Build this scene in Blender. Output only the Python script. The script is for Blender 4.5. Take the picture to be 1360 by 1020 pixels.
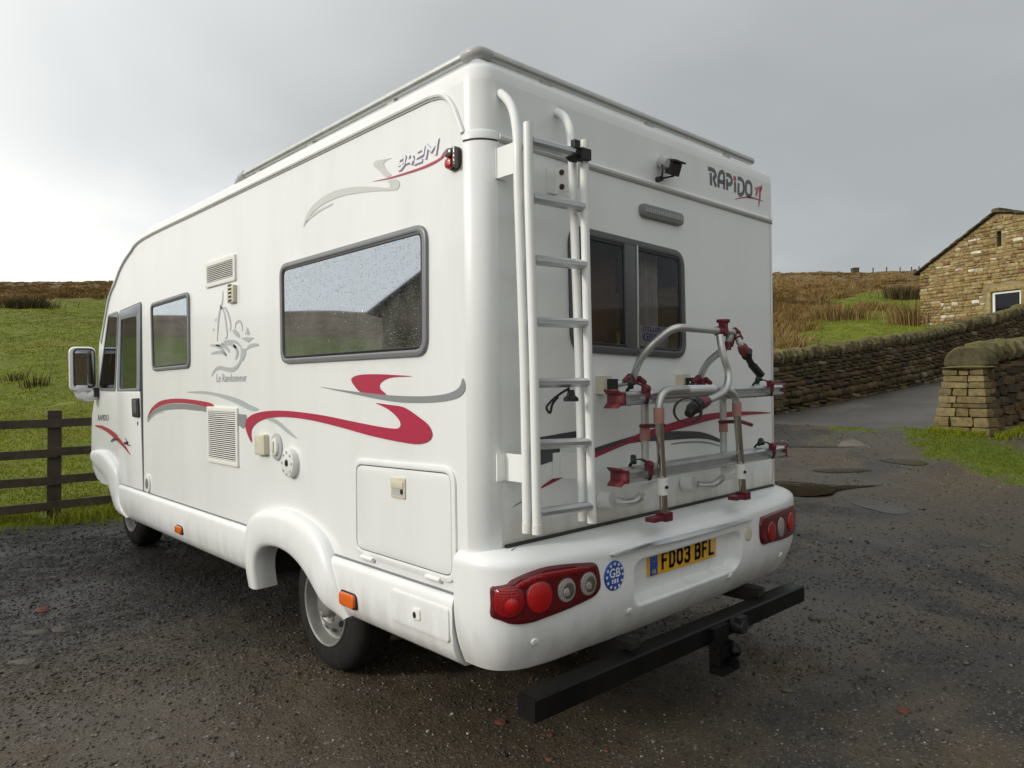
import bpy, bmesh, math, random
import numpy as np
from mathutils import Vector, Matrix, noise as mnoise
from mathutils.geometry import tessellate_polygon, delaunay_2d_cdt

for o in list(bpy.data.objects):
    bpy.data.objects.remove(o)
SC = bpy.context.scene
COL = SC.collection
RNG = random.Random(7)
NR = np.random.default_rng(11)
PI = math.pi

# ---------------------------------------------------------------- camera, sky, sun, exposure
cam_data = bpy.data.cameras.new('camera')
cam = bpy.data.objects.new('camera', cam_data)
COL.objects.link(cam)
cam_data.sensor_width = 36.0
cam_data.lens = 25.07
cam_data.clip_start = 0.05
cam_data.clip_end = 2000.0
cx_ = Vector((0.72554, -0.68807, -0.01213))
cy_ = Vector((0.01163, -0.00536, 0.99992))
cz_ = Vector((-0.68808, -0.72562, 0.00411))
cam.matrix_world = Matrix(((cx_.x, cy_.x, cz_.x, -1.6804), (cx_.y, cy_.y, cz_.y, -1.9284), (cx_.z, cy_.z, cz_.z, 1.45), (0, 0, 0, 1)))
SC.camera = cam

FWD = (0.68809, 0.72563)
RGT = (0.72563, -0.68809)
SUN_UV = (-0.93, -0.36)                       # horizontal direction towards the sun: left of the camera, slightly behind
SUN_EL = math.radians(24)
sx = SUN_UV[0]*RGT[0] + SUN_UV[1]*FWD[0]
sy = SUN_UV[0]*RGT[1] + SUN_UV[1]*FWD[1]
sn = math.hypot(sx, sy); sx /= sn; sy /= sn
SUN_DIR = Vector((sx*math.cos(SUN_EL), sy*math.cos(SUN_EL), math.sin(SUN_EL)))

world = bpy.data.worlds.new("World")
SC.world = world
world.use_nodes = True
wt = world.node_tree
wt.nodes.clear()
def wn(t, **kw):
    n = wt.nodes.new(t)
    for k, v in kw.items(): setattr(n, k, v)
    return n
def wl(a, b): wt.links.new(a, b)
w_out = wn('ShaderNodeOutputWorld'); w_bg = wn('ShaderNodeBackground')
w_bg.inputs['Strength'].default_value = 0.1
sky = wn('ShaderNodeTexSky'); sky.sky_type = 'NISHITA'; sky.sun_disc = False
sky.sun_elevation = SUN_EL; sky.sun_rotation = math.atan2(sx, sy)
tc = wn('ShaderNodeTexCoord')
sep = wn('ShaderNodeSeparateXYZ'); wl(tc.outputs['Generated'], sep.inputs[0])
def wmath(op, a, b=None, clamp=False):
    n = wn('ShaderNodeMath', operation=op); n.use_clamp = clamp
    for i, v in enumerate((a, b)):
        if v is None: continue
        if isinstance(v, (int, float)): n.inputs[i].default_value = v
        else: wl(v, n.inputs[i])
    return n.outputs[0]
# cloud layer seen in perspective: direction divided by its height
zz = wmath('ADD', wmath('MAXIMUM', sep.outputs['Z'], 0.0), 0.22)
comb = wn('ShaderNodeCombineXYZ')
wl(wmath('DIVIDE', sep.outputs['X'], zz), comb.inputs['X']); wl(wmath('DIVIDE', sep.outputs['Y'], zz), comb.inputs['Y'])
n1 = wn('ShaderNodeTexNoise'); n1.inputs['Scale'].default_value = 1.05; n1.inputs['Detail'].default_value = 3.5; n1.inputs['Roughness'].default_value = 0.5; n1.inputs['Distortion'].default_value = 0.35
wl(comb.outputs[0], n1.inputs['Vector'])
# towards the sun the cloud is thin and bright, away from it thick and grey
dot = wn('ShaderNodeVectorMath', operation='DOT_PRODUCT'); wl(tc.outputs['Generated'], dot.inputs[0]); dot.inputs[1].default_value = SUN_DIR
mr = wn('ShaderNodeMapRange'); mr.interpolation_type = 'SMOOTHSTEP'
mr.inputs['From Min'].default_value = -0.66; mr.inputs['From Max'].default_value = 0.76
wl(dot.outputs['Value'], mr.inputs['Value'])
low = wn('ShaderNodeMapRange'); low.interpolation_type = 'SMOOTHSTEP'      # thinner cloud near the horizon
low.inputs['From Min'].default_value = 0.36; low.inputs['From Max'].default_value = 0.10
wl(sep.outputs['Z'], low.inputs['Value'])
thick = wmath('ADD', wmath('MULTIPLY', wmath('SUBTRACT', n1.outputs['Fac'], 0.5), 0.62), wmath('ADD', wmath('MULTIPLY', mr.outputs[0], 0.80), wmath('MULTIPLY', low.outputs[0], wmath('ADD', wmath('MULTIPLY', mr.outputs[0], 0.42), 0.07))), True)
ramp = wn('ShaderNodeValToRGB'); wl(thick, ramp.inputs[0])
e = ramp.color_ramp.elements
e[0].position = 0.0; e[0].color = (0.345, 0.362, 0.368, 1)
e[1].position = 1.0; e[1].color = (1.0, 0.985, 0.95, 1)
for p, c in ((0.25, (0.44, 0.458, 0.462, 1)), (0.55, (0.65, 0.668, 0.668, 1)), (0.8, (0.9, 0.9, 0.88, 1))):
    q = e.new(p); q.color = c
sc_ = wn('ShaderNodeVectorMath', operation='SCALE'); sc_.inputs['Scale'].default_value = 12.2
wl(ramp.outputs[0], sc_.inputs[0])
wmix = wn('ShaderNodeMix', data_type='RGBA'); wmix.inputs['Factor'].default_value = 0.95
wl(sky.outputs[0], wmix.inputs['A']); wl(sc_.outputs[0], wmix.inputs['B'])
wl(wmix.outputs['Result'], w_bg.inputs['Color']); wl(w_bg.outputs[0], w_out.inputs['Surface'])

sun_d = bpy.data.lights.new('sun', 'SUN'); sun_d.energy = 1.9; sun_d.angle = math.radians(10); sun_d.color = (1.0, 0.955, 0.88)
sun = bpy.data.objects.new('sun', sun_d); COL.objects.link(sun)
sun.rotation_euler = SUN_DIR.to_track_quat('Z', 'Y').to_euler(); sun.location = (-20, 5, 30)

SC.view_settings.view_transform = 'Standard'
SC.view_settings.look = 'None'
SC.view_settings.exposure = 0.0
SC.view_settings.gamma = 1.0
SC.view_settings.use_curve_mapping = False

# ---------------------------------------------------------------- helpers: materials
def mat(name, col=(.5,.5,.5), rough=.5, metal=0., spec=.5, coat=0., noise_amt=0., noise_scale=8., bump=0., bump_scale=60., rough_var=0., dirt=None, dirt_amt=0., dirt_scale=2., emit=None):
    m = bpy.data.materials.new(name); m.use_nodes = True
    nt = m.node_tree; b = nt.nodes['Principled BSDF']
    b.inputs['Base Color'].default_value = (*col, 1); b.inputs['Roughness'].default_value = rough
    b.inputs['Metallic'].default_value = metal; b.inputs['Specular IOR Level'].default_value = spec
    b.inputs['Coat Weight'].default_value = coat; b.inputs['Coat Roughness'].default_value = 0.08
    co = nt.nodes.new('ShaderNodeTexCoord')
    if noise_amt or dirt_amt or rough_var:
        n = nt.nodes.new('ShaderNodeTexNoise'); n.inputs['Scale'].default_value = noise_scale; n.inputs['Detail'].default_value = 5
        nt.links.new(co.outputs['Object'], n.inputs['Vector'])
        hsv = nt.nodes.new('ShaderNodeHueSaturation'); hsv.inputs['Color'].default_value = (*col, 1)
        mp = nt.nodes.new('ShaderNodeMapRange'); mp.inputs['From Min'].default_value = .3; mp.inputs['From Max'].default_value = .7
        mp.inputs['To Min'].default_value = 1-noise_amt; mp.inputs['To Max'].default_value = 1+noise_amt
        nt.links.new(n.outputs['Fac'], mp.inputs['Value']); nt.links.new(mp.outputs[0], hsv.inputs['Value'])
        colout = hsv.outputs[0]
        if dirt_amt:
            mpg = nt.nodes.new('ShaderNodeMapping'); mpg.inputs['Scale'].default_value = (1, 1, .22)
            nt.links.new(co.outputs['Object'], mpg.inputs['Vector'])
            n2 = nt.nodes.new('ShaderNodeTexNoise'); n2.inputs['Scale'].default_value = dirt_scale; n2.inputs['Detail'].default_value = 9; n2.inputs['Roughness'].default_value = .65
            nt.links.new(mpg.outputs[0], n2.inputs['Vector'])
            mp2 = nt.nodes.new('ShaderNodeMapRange'); mp2.inputs['From Min'].default_value = .45; mp2.inputs['From Max'].default_value = .8
            mp2.inputs['To Max'].default_value = dirt_amt
            nt.links.new(n2.outputs['Fac'], mp2.inputs['Value'])
            mx = nt.nodes.new('ShaderNodeMix'); mx.data_type = 'RGBA'; mx.inputs['B'].default_value = (*dirt, 1)
            nt.links.new(mp2.outputs[0], mx.inputs['Factor']); nt.links.new(colout, mx.inputs['A']); colout = mx.outputs['Result']
        nt.links.new(colout, b.inputs['Base Color'])
        if rough_var:
            mp3 = nt.nodes.new('ShaderNodeMapRange'); mp3.inputs['To Min'].default_value = rough-rough_var; mp3.inputs['To Max'].default_value = rough+rough_var
            nt.links.new(n.outputs['Fac'], mp3.inputs['Value']); nt.links.new(mp3.outputs[0], b.inputs['Roughness'])
    if bump:
        nb = nt.nodes.new('ShaderNodeTexNoise'); nb.inputs['Scale'].default_value = bump_scale; nb.inputs['Detail'].default_value = 4
        nt.links.new(co.outputs['Object'], nb.inputs['Vector'])
        bp = nt.nodes.new('ShaderNodeBump'); bp.inputs['Strength'].default_value = bump; bp.inputs['Distance'].default_value = .01
        nt.links.new(nb.outputs['Fac'], bp.inputs['Height']); nt.links.new(bp.outputs[0], b.inputs['Normal'])
    return m

M = {}
DIRT = (.20, .17, .12)
def low_stain(m, z0, z1, col, amt):
    # algae and road grime left by run-off along the bottom seam: streaks that start at the seam
    nt = m.node_tree; b = nt.nodes['Principled BSDF']; L = nt.links.new; src = b.inputs['Base Color'].links[0].from_socket
    g = nt.nodes.new('ShaderNodeNewGeometry'); sp = nt.nodes.new('ShaderNodeSeparateXYZ'); L(g.outputs['Position'], sp.inputs[0])
    mp = nt.nodes.new('ShaderNodeMapping'); mp.inputs['Scale'].default_value = (6, 6, .9); L(g.outputs['Position'], mp.inputs['Vector'])
    n = nt.nodes.new('ShaderNodeTexNoise'); n.inputs['Scale'].default_value = 2.2; n.inputs['Detail'].default_value = 6; L(mp.outputs[0], n.inputs['Vector'])
    r = nt.nodes.new('ShaderNodeMapRange'); r.inputs['From Min'].default_value = z1; r.inputs['From Max'].default_value = z0; r.inputs['To Max'].default_value = .75; L(sp.outputs['Z'], r.inputs['Value'])
    a = nt.nodes.new('ShaderNodeMath'); a.operation = 'ADD'; L(r.outputs[0], a.inputs[0]); L(n.outputs['Fac'], a.inputs[1])
    r2 = nt.nodes.new('ShaderNodeMapRange'); r2.inputs['From Min'].default_value = .72; r2.inputs['From Max'].default_value = 1.3; r2.inputs['To Max'].default_value = amt; L(a.outputs[0], r2.inputs['Value'])
    x = nt.nodes.new('ShaderNodeMix'); x.data_type = 'RGBA'; x.inputs['B'].default_value = (*col, 1); L(r2.outputs[0], x.inputs['Factor']); L(src, x.inputs['A']); L(x.outputs['Result'], b.inputs['Base Color'])
M['paint'] = mat('white_paint', (.80,.82,.81), .3, coat=.35, noise_amt=.012, noise_scale=1.3, rough_var=.06, dirt=(.42,.40,.33), dirt_amt=.17, dirt_scale=3.4, bump=.012, bump_scale=5)
M['paint_rear'] = mat('white_paint_rear', (.80,.82,.81), .32, coat=.3, noise_amt=.012, noise_scale=1.3, rough_var=.06, dirt=(.42,.40,.33), dirt_amt=.12, dirt_scale=3.0, bump=.012, bump_scale=5)
low_stain(M['paint_rear'], .83, 1.02, (.30,.26,.10), .55)
M['gel'] = mat('white_gelcoat', (.80,.82,.815), .34, coat=.25, noise_amt=.02, noise_scale=2, rough_var=.06, dirt=(.40,.37,.29), dirt_amt=.16, dirt_scale=4.0)
low_stain(M['gel'], .34, .66, (.24,.20,.14), .38)
M['wplastic'] = mat('white_plastic', (.74,.75,.72), .42, noise_amt=.03, noise_scale=12, dirt=DIRT, dirt_amt=.10, dirt_scale=6)
M['walu'] = mat('white_coated_tube', (.80,.82,.80), .35, noise_amt=.02, noise_scale=6, dirt=(.3,.27,.2), dirt_amt=.12, dirt_scale=9)
M['cream'] = mat('cream_plastic', (.60,.57,.44), .45, noise_amt=.03)
M['vent'] = mat('vent_plastic', (.78,.77,.71), .45, noise_amt=.03)
M['trimgrey'] = mat('grey_trim', (.45,.46,.45), .4, noise_amt=.04)
M['frame'] = mat('grey_window_frame', (.19,.20,.21), .38, noise_amt=.05, noise_scale=20)
M['frame_dark'] = mat('dark_window_frame', (.085,.085,.09), .42, noise_amt=.05, noise_scale=20)
M['doorgrey'] = mat('grey_door_panel', (.22,.25,.28), .35)
M['alu'] = mat('ribbed_aluminium', (.56,.58,.59), .36, metal=.85, noise_amt=.06, noise_scale=14, rough_var=.08)
M['alu_dull'] = mat('dull_aluminium_tube', (.55,.56,.54), .42, metal=.75, noise_amt=.06, noise_scale=20, rough_var=.1)
M['steel'] = mat('polished_steel_tube', (.50,.46,.40), .18, metal=1., noise_amt=.08, noise_scale=18, rough_var=.08)
M['maroon'] = mat('maroon_plastic', (.125,.009,.022), .42, noise_amt=.08, noise_scale=30)
M['redtip'] = mat('faded_red_plastic', (.17,.030,.036), .45, noise_amt=.08, noise_scale=30)
M['pink'] = mat('sun_bleached_plastic', (.40,.20,.17), .5, noise_amt=.1, noise_scale=30)
M['blackp'] = mat('black_plastic', (.018,.018,.02), .42, noise_amt=.2, noise_scale=30)
M['strap'] = mat('black_strap', (.015,.015,.016), .6)
M['blackm'] = mat('black_painted_steel', (.004,.004,.0045), .42, noise_amt=.3, noise_scale=9, rough_var=.1, spec=.22, dirt=(.02,.017,.014), dirt_amt=.3, dirt_scale=5, bump=.1, bump_scale=80)
M['chassis'] = mat('dirty_chassis', (.012,.011,.010), .8)
M['red'] = mat('red_vinyl', (.42,.032,.075), .32, coat=.2)
M['dred'] = mat('dark_red_vinyl', (.30,.022,.055), .32, coat=.2)
M['grey'] = mat('grey_vinyl', (.25,.27,.28), .33, coat=.2)
M['dark'] = mat('charcoal_vinyl', (.055,.058,.065), .33, coat=.2)
M['pale'] = mat('pale_grey_vinyl', (.56,.58,.55), .33, coat=.2)
M['mid'] = mat('light_grey_vinyl', (.44,.48,.49), .33, coat=.2)
M['rust'] = mat('rusty_bolt', (.06,.03,.015), .8)
M['seam'] = mat('dark_seam', (.03,.03,.03), .7)
M['wdecal'] = mat('white_vinyl', (.82,.82,.84), .3)
M['violet'] = mat('violet_vinyl', (.22,.19,.30), .35)
M['bluestk'] = mat('pale_blue_vinyl', (.25,.42,.52), .4)
M['tyre'] = mat('tyre_rubber', (.011,.0105,.010), .8, spec=.3, noise_amt=.3, noise_scale=14, dirt=(.06,.05,.037), dirt_amt=.35, dirt_scale=8, bump=.15, bump_scale=90)
M['rim'] = mat('silver_steel_wheel', (.27,.27,.255), .42, metal=.4, noise_amt=.08, noise_scale=14, dirt=(.10,.08,.06), dirt_amt=.5, dirt_scale=9)
M['amber'] = mat('amber_lens', (.72,.13,.008), .16, coat=.6, bump=.3, bump_scale=140)
M['chrome'] = mat('chrome', (.66,.68,.69), .32, metal=1., noise_amt=.05, noise_scale=6)
M['plate'] = mat('yellow_plate', (.74,.40,.008), .34, coat=.3, noise_amt=.03)
M['print'] = mat('black_print', (.010,.010,.012), .4)
M['blue'] = mat('blue_print', (.018,.075,.36), .36)
M['whiteprint'] = mat('white_print', (.72,.74,.78), .4)
M['goldprint'] = mat('gold_print', (.62,.48,.12), .4)
M['mirror'] = mat('mirror_glass', (.26,.27,.28), .02, metal=1.)
M['curtain'] = mat('curtain_cloth', (.52,.50,.47), .85, noise_amt=.1, noise_scale=30)
M['cabinet'] = mat('varnished_wood', (.17,.082,.034), .45, noise_amt=.25, noise_scale=5)
M['inside'] = mat('interior_lining', (.12,.10,.085), .8)
M['seat'] = mat('seat_cloth', (.10,.10,.11), .9, noise_amt=.1)
M['wood'] = mat('dark_weathered_timber', (.050,.035,.022), .75, noise_amt=.4, noise_scale=6, dirt=(.075,.075,.03), dirt_amt=.6, dirt_scale=5, bump=.4, bump_scale=40)
M['wframe'] = mat('white_window_paint', (.80,.80,.78), .4)
M['brickred'] = mat('red_brick', (.11,.035,.022), .85, noise_amt=.25, noise_scale=40, bump=.5, bump_scale=60)

def lens_mat(name, col, rough=.12, scale=90., strength=.5):
    m = mat(name, col, rough, coat=.35)
    nt = m.node_tree; b = nt.nodes['Principled BSDF']; co = nt.nodes.new('ShaderNodeTexCoord')
    v = nt.nodes.new('ShaderNodeTexVoronoi'); v.inputs['Scale'].default_value = scale; v.inputs['Randomness'].default_value = .15
    nt.links.new(co.outputs['Object'], v.inputs['Vector'])
    bp = nt.nodes.new('ShaderNodeBump'); bp.inputs['Strength'].default_value = strength; bp.inputs['Distance'].default_value = .004
    nt.links.new(v.outputs['Distance'], bp.inputs['Height']); nt.links.new(bp.outputs[0], b.inputs['Normal'])
    return m
M['lens_dark'] = lens_mat('dark_red_lens', (.10,.002,.006), .10, 60, .04)
M['lens_red'] = lens_mat('bright_red_lens', (.40,.004,.006), .13, 170, .30)
M['lens_red2'] = lens_mat('mid_red_lens', (.25,.003,.006), .12, 110, .45)
M['lens_clear'] = lens_mat('clear_lens', (.30,.29,.275), .12, 90, .5)
M['lens_smoke'] = lens_mat('smoked_lens', (.10,.085,.07), .12, 60, .2)

def glass(name, tint=(.35,.35,.36), base=.06, ior=1.5, gcol=(.9,.93,.97), drops=0.):
    m = bpy.data.materials.new(name); m.use_nodes = True; nt = m.node_tree; nt.nodes.clear()
    out = nt.nodes.new('ShaderNodeOutputMaterial'); tr = nt.nodes.new('ShaderNodeBsdfTransparent'); tr.inputs[0].default_value = (*tint, 1)
    gl = nt.nodes.new('ShaderNodeBsdfGlossy'); gl.inputs['Color'].default_value = (*gcol, 1); gl.inputs['Roughness'].default_value = .03
    fr = nt.nodes.new('ShaderNodeFresnel'); fr.inputs['IOR'].default_value = ior
    ad = nt.nodes.new('ShaderNodeMath'); ad.operation = 'ADD'; ad.use_clamp = True; ad.inputs[1].default_value = base
    nt.links.new(fr.outputs[0], ad.inputs[0])
    mx = nt.nodes.new('ShaderNodeMixShader'); nt.links.new(ad.outputs[0], mx.inputs[0]); nt.links.new(tr.outputs[0], mx.inputs[1]); nt.links.new(gl.outputs[0], mx.inputs[2])
    last = mx.outputs[0]
    if drops:
        co = nt.nodes.new('ShaderNodeTexCoord')
        v = nt.nodes.new('ShaderNodeTexVoronoi'); v.inputs['Scale'].default_value = 140
        nt.links.new(co.outputs['Object'], v.inputs['Vector'])
        v2 = nt.nodes.new('ShaderNodeTexNoise'); v2.inputs['Scale'].default_value = 5; v2.inputs['Detail'].default_value = 4
        nt.links.new(co.outputs['Object'], v2.inputs['Vector'])
        mr_ = nt.nodes.new('ShaderNodeMapRange'); mr_.inputs['From Min'].default_value = .0; mr_.inputs['From Max'].default_value = .34; mr_.inputs['To Min'].default_value = 1; mr_.inputs['To Max'].default_value = 0
        nt.links.new(v.outputs['Distance'], mr_.inputs['Value'])
        sepc = nt.nodes.new('ShaderNodeSeparateColor'); nt.links.new(v.outputs['Color'], sepc.inputs[0])
        gt = nt.nodes.new('ShaderNodeMath'); gt.operation = 'GREATER_THAN'; gt.inputs[1].default_value = .62; nt.links.new(sepc.outputs[0], gt.inputs[0])
        ml = nt.nodes.new('ShaderNodeMath'); ml.operation = 'MULTIPLY'; nt.links.new(mr_.outputs[0], ml.inputs[0]); nt.links.new(gt.outputs[0], ml.inputs[1])
        bp = nt.nodes.new('ShaderNodeBump'); bp.inputs['Strength'].default_value = .8; bp.inputs['Distance'].default_value = .010
        nt.links.new(ml.outputs[0], bp.inputs['Height']); nt.links.new(bp.outputs[0], gl.inputs['Normal'])
        # thin film of dried dirt, plus pale specks painting the raindrops' brightness
        df = nt.nodes.new('ShaderNodeBsdfDiffuse'); df.inputs['Color'].default_value = (.45,.45,.44,1)
        mr2 = nt.nodes.new('ShaderNodeMapRange'); mr2.inputs['From Min'].default_value = .35; mr2.inputs['From Max'].default_value = .8; mr2.inputs['To Min'].default_value = .02; mr2.inputs['To Max'].default_value = drops
        nt.links.new(v2.outputs['Fac'], mr2.inputs['Value'])
        dm = nt.nodes.new('ShaderNodeMath'); dm.operation = 'MULTIPLY_ADD'; dm.use_clamp = True; nt.links.new(ml.outputs[0], dm.inputs[0]); dm.inputs[1].default_value = drops*.7; nt.links.new(mr2.outputs[0], dm.inputs[2])
        m2 = nt.nodes.new('ShaderNodeMixShader'); nt.links.new(dm.outputs[0], m2.inputs[0]); nt.links.new(last, m2.inputs[1]); nt.links.new(df.outputs[0], m2.inputs[2]); last = m2.outputs[0]
    nt.links.new(last, out.inputs['Surface'])
    return m
M['pane'] = glass('acrylic_window_pane', (.14,.14,.145), .50, 1.55, (.72,.80,.88), drops=.22)
M['rpane'] = glass('rear_window_pane', (.78,.77,.76), .0, 1.35, (.9,.93,.97), drops=.03)
M['fpane'] = glass('far_window_pane', (.15,.15,.15), .05, 1.5)
M['cpane'] = glass('cab_window_glass', (.38,.41,.40), .10, 1.55, (.8,.86,.9))
M['bpane'] = glass('building_window_glass', (.15,.15,.15), .0, 1.4)

# ---------------------------------------------------------------- helpers: mesh building
class MB:
    def __init__(s): s.v = []; s.f = []
    def add(s, verts, faces):
        n = len(s.v); s.v.extend([tuple(p) for p in verts]); s.f.extend([tuple(i+n for i in f) for f in faces]); return s
    def grid(s, rows, closed_u=False, closed_v=False, cap=False):
        nv = len(rows[0]); nu = len(rows); vs = [p for r in rows for p in r]; fs = []
        for i in range(nu if closed_u else nu-1):
            for j in range(nv if closed_v else nv-1):
                i2 = (i+1) % nu; j2 = (j+1) % nv
                fs.append((i*nv+j, i*nv+j2, i2*nv+j2, i2*nv+j))
        if cap:
            fs.append(tuple(range(nv))[::-1]); fs.append(tuple((nu-1)*nv+j for j in range(nv)))
        return s.add(vs, fs)
    def box(s, c, size, R=None, taper=1.):
        hx, hy, hz = [t/2 for t in size]; vs = []
        for z in (-1, 1):
            k = taper if z > 0 else 1.
            for (x, y) in ((-1,-1),(1,-1),(1,1),(-1,1)):
                p = Vector((x*hx*k, y*hy*k, z*hz))
                if R is not None: p = R @ p
                vs.append(p + Vector(c))
        return s.add(vs, [(0,3,2,1),(4,5,6,7),(0,1,5,4),(1,2,6,5),(2,3,7,6),(3,0,4,7)])
    def tube(s, path, r, n=10, cap=True, flat=1.0, updir=None):
        P = [Vector(p) for p in path]; m = len(P); rr = r if isinstance(r, (list, tuple)) else [r]*m
        T = []
        for i in range(m):
            t = P[min(i+1, m-1)] - P[max(i-1, 0)]; T.append(t.normalized())
        a = Vector(updir) if updir else (Vector((0,0,1)) if abs(T[0].z) < .9 else Vector((1,0,0)))
        nrm = (a - T[0]*a.dot(T[0])).normalized(); rows = []
        for i in range(m):
            nrm = (nrm - T[i]*nrm.dot(T[i])).normalized(); b = T[i].cross(nrm)
            rows.append([P[i] + (nrm*math.cos(k*2*PI/n) + b*flat*math.sin(k*2*PI/n))*rr[i] for k in range(n)])
        return s.grid(rows, closed_v=True, cap=cap)
    def lathe(s, prof, c, axis, n=24, cap=True):
        ax = Vector(axis).normalized(); a = Vector((0,0,1)) if abs(ax.z) < .9 else Vector((1,0,0))
        e1 = (a - ax*a.dot(ax)).normalized(); e2 = ax.cross(e1); c = Vector(c)
        rows = [[c + ax*h + (e1*math.cos(k*2*PI/n) + e2*math.sin(k*2*PI/n))*max(r, 1e-4) for k in range(n)] for r, h in prof]
        return s.grid(rows, closed_v=True, cap=cap)
    def prism(s, outline, frame, d0, d1, bev=0., holes=(), back=False):
        loops = [list(outline)] + [list(h) for h in holes]
        loops = [ccw(l) if k == 0 else ccw(l)[::-1] for k, l in enumerate(loops)]
        top = [inset(l, bev) if bev else l for l in loops]
        flat = [p for l in top for p in l]
        tris = tessellate_polygon([[Vector((p[0], p[1], 0)) for p in l] for l in top])
        s.add([frame(p[0], p[1], d1) for p in flat], tris)
        if back:
            fl0 = [p for l in loops for p in l]
            s.add([frame(p[0], p[1], d0) for p in fl0], tessellate_polygon([[Vector((p[0], p[1], 0)) for p in l] for l in loops]))
        for l, t in zip(loops, top):
            n = len(l); rows = [[frame(p[0], p[1], d0) for p in l]]
            if bev:
                rows.append([frame(p[0], p[1], d1-bev) for p in l]); mid = inset(l, bev*.3)
                rows.append([frame(p[0], p[1], d1-bev*.3) for p in mid])
            rows.append([frame(p[0], p[1], d1) for p in t])
            s.grid(rows, closed_v=True)
        return s
def mitre(mb, pts, w, frame, d, asp=1.):
    # one strip of even width along a polyline, without overlaps at the corners
    P = [Vector(p[:2]) for p in pts]; n = len(P); L_, R_ = [], []
    for i in range(n):
        a = (P[i]-P[i-1]).normalized() if i else (P[1]-P[0]).normalized(); b = (P[i+1]-P[i]).normalized() if i < n-1 else a
        na = Vector((-a.y, a.x)); nb = Vector((-b.y, b.x)); m = (na+nb).normalized() if (na+nb).length > 1e-6 else na; k = w/2/max(.45, m.dot(na)); L_.append(P[i]+m*k); R_.append(P[i]-m*k)
    return mb.grid([[frame(a.x, a.y, d), frame(b.x, b.y, d)] for a, b in zip(L_, R_)])
def area2(l): return sum(l[i][0]*l[(i+1) % len(l)][1]-l[(i+1) % len(l)][0]*l[i][1] for i in range(len(l)))
def ccw(l): return l if area2(l) > 0 else l[::-1]
def inset(l, d):
    n = len(l); out = []
    for i in range(n):
        p0, p1, p2 = Vector(l[i-1]), Vector(l[i]), Vector(l[(i+1) % n])
        a = (p1-p0); b = (p2-p1)
        if a.length < 1e-9 or b.length < 1e-9: out.append(tuple(p1)); continue
        a.normalize(); b.normalize(); na = Vector((-a.y, a.x)); nb = Vector((-b.y, b.x))
        m = na+nb
        if m.length < 1e-6: out.append(tuple(p1)); continue
        m.normalize(); k = d/max(.4, m.dot(na)); out.append((p1.x+m.x*k, p1.y+m.y*k))
    return out
def rnd(pts, r, n=6):
    pts = ccw([tuple(p[:2]) for p in pts]); out = []; m = len(pts)
    for i in range(m):
        p = Vector(pts[i]); a = Vector(pts[i-1])-p; b = Vector(pts[(i+1) % m])-p
        rr = r[i] if isinstance(r, (list, tuple)) else r
        la, lb = a.length, b.length; a.normalize(); b.normalize()
        ang = math.acos(max(-1, min(1, a.dot(b)))); t = min(rr/math.tan(ang/2), la*.49, lb*.49)
        q0 = p+a*t; q1 = p+b*t
        for k in range(n+1):
            u = k/n; out.append(tuple((q0*(1-u)**2 + p*2*u*(1-u) + q1*u*u)))
    return out
def rect(a0, b0, a1, b1): return [(a0,b0),(a1,b0),(a1,b1),(a0,b1)]
def ell(a, b, ra, rb, n=24): return [(a+ra*math.cos(2*PI*k/n), b+rb*math.sin(2*PI*k/n)) for k in range(n)]
def smooth(pts, closed=False, k=6):
    P = [Vector(p) for p in pts]; n = len(P); out = []
    for i in range(n if closed else n-1):
        if closed: p0, p1, p2, p3 = P[i-1], P[i], P[(i+1) % n], P[(i+2) % n]
        else: p0, p1, p2, p3 = P[max(i-1,0)], P[i], P[i+1], P[min(i+2,n-1)]
        for j in range(k):
            t = j/k
            out.append(tuple(.5*((2*p1)+(p2-p0)*t+(2*p0-5*p1+4*p2-p3)*t*t+(3*p1-p0-3*p2+p3)*t**3)))
    if not closed: out.append(tuple(P[-1]))
    return out
def FL(a, b, d): return (-d, a, b)            # left side of the vehicle: a = along, b = up, d = outwards
def FR(a, b, d): return (a, -d, b)            # rear of the vehicle
ORG = {}
def fin(me, m, sm):
    me.validate()
    if m is not None: me.materials.append(m)
    if sm:
        me.polygons.foreach_set('use_smooth', [True]*len(me.polygons))
        me.set_sharp_from_angle(angle=math.radians(sm))
def obj(name, mb, m, parent=None, sm=42, label=None, recalc=True):
    o0 = ORG.get(parent.name, Vector((0,0,0))) if parent else Vector((0,0,0))
    me = bpy.data.meshes.new(name)
    me.from_pydata([(p[0]-o0.x, p[1]-o0.y, p[2]-o0.z) for p in mb.v], [], mb.f)
    if recalc:
        bm = bmesh.new(); bm.from_mesh(me); bmesh.ops.remove_doubles(bm, verts=bm.verts, dist=1e-5); bmesh.ops.recalc_face_normals(bm, faces=bm.faces); bm.to_mesh(me); bm.free()
    fin(me, m, sm)
    o = bpy.data.objects.new(name, me); COL.objects.link(o)
    if parent: o.parent = parent; ORG[o.name] = o0
    else: ORG[o.name] = Vector((0,0,0))
    if label: o['label'] = label
    return o
def thing(name, label, cat, loc=(0,0,0), group=None):
    o = bpy.data.objects.new(name, None); COL.objects.link(o); o.location = loc; o.empty_display_size = .2
    o['label'] = label; o['category'] = cat
    if group: o['group'] = group
    ORG[o.name] = Vector(loc); return o
def tag(o, label, cat, group=None):
    o['label'] = label; o['category'] = cat
    if group: o['group'] = group
    return o
def inst(name, me, loc, rot=None, scale=None, parent=None):
    o = bpy.data.objects.new(name, me); COL.objects.link(o)
    if parent: o.parent = parent; loc = Vector(loc)-ORG[parent.name]
    o.location = loc
    if rot is not None: o.rotation_euler = rot
    if scale is not None: o.scale = scale
    return o
def kind(o, k): o['kind'] = k; return o
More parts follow.
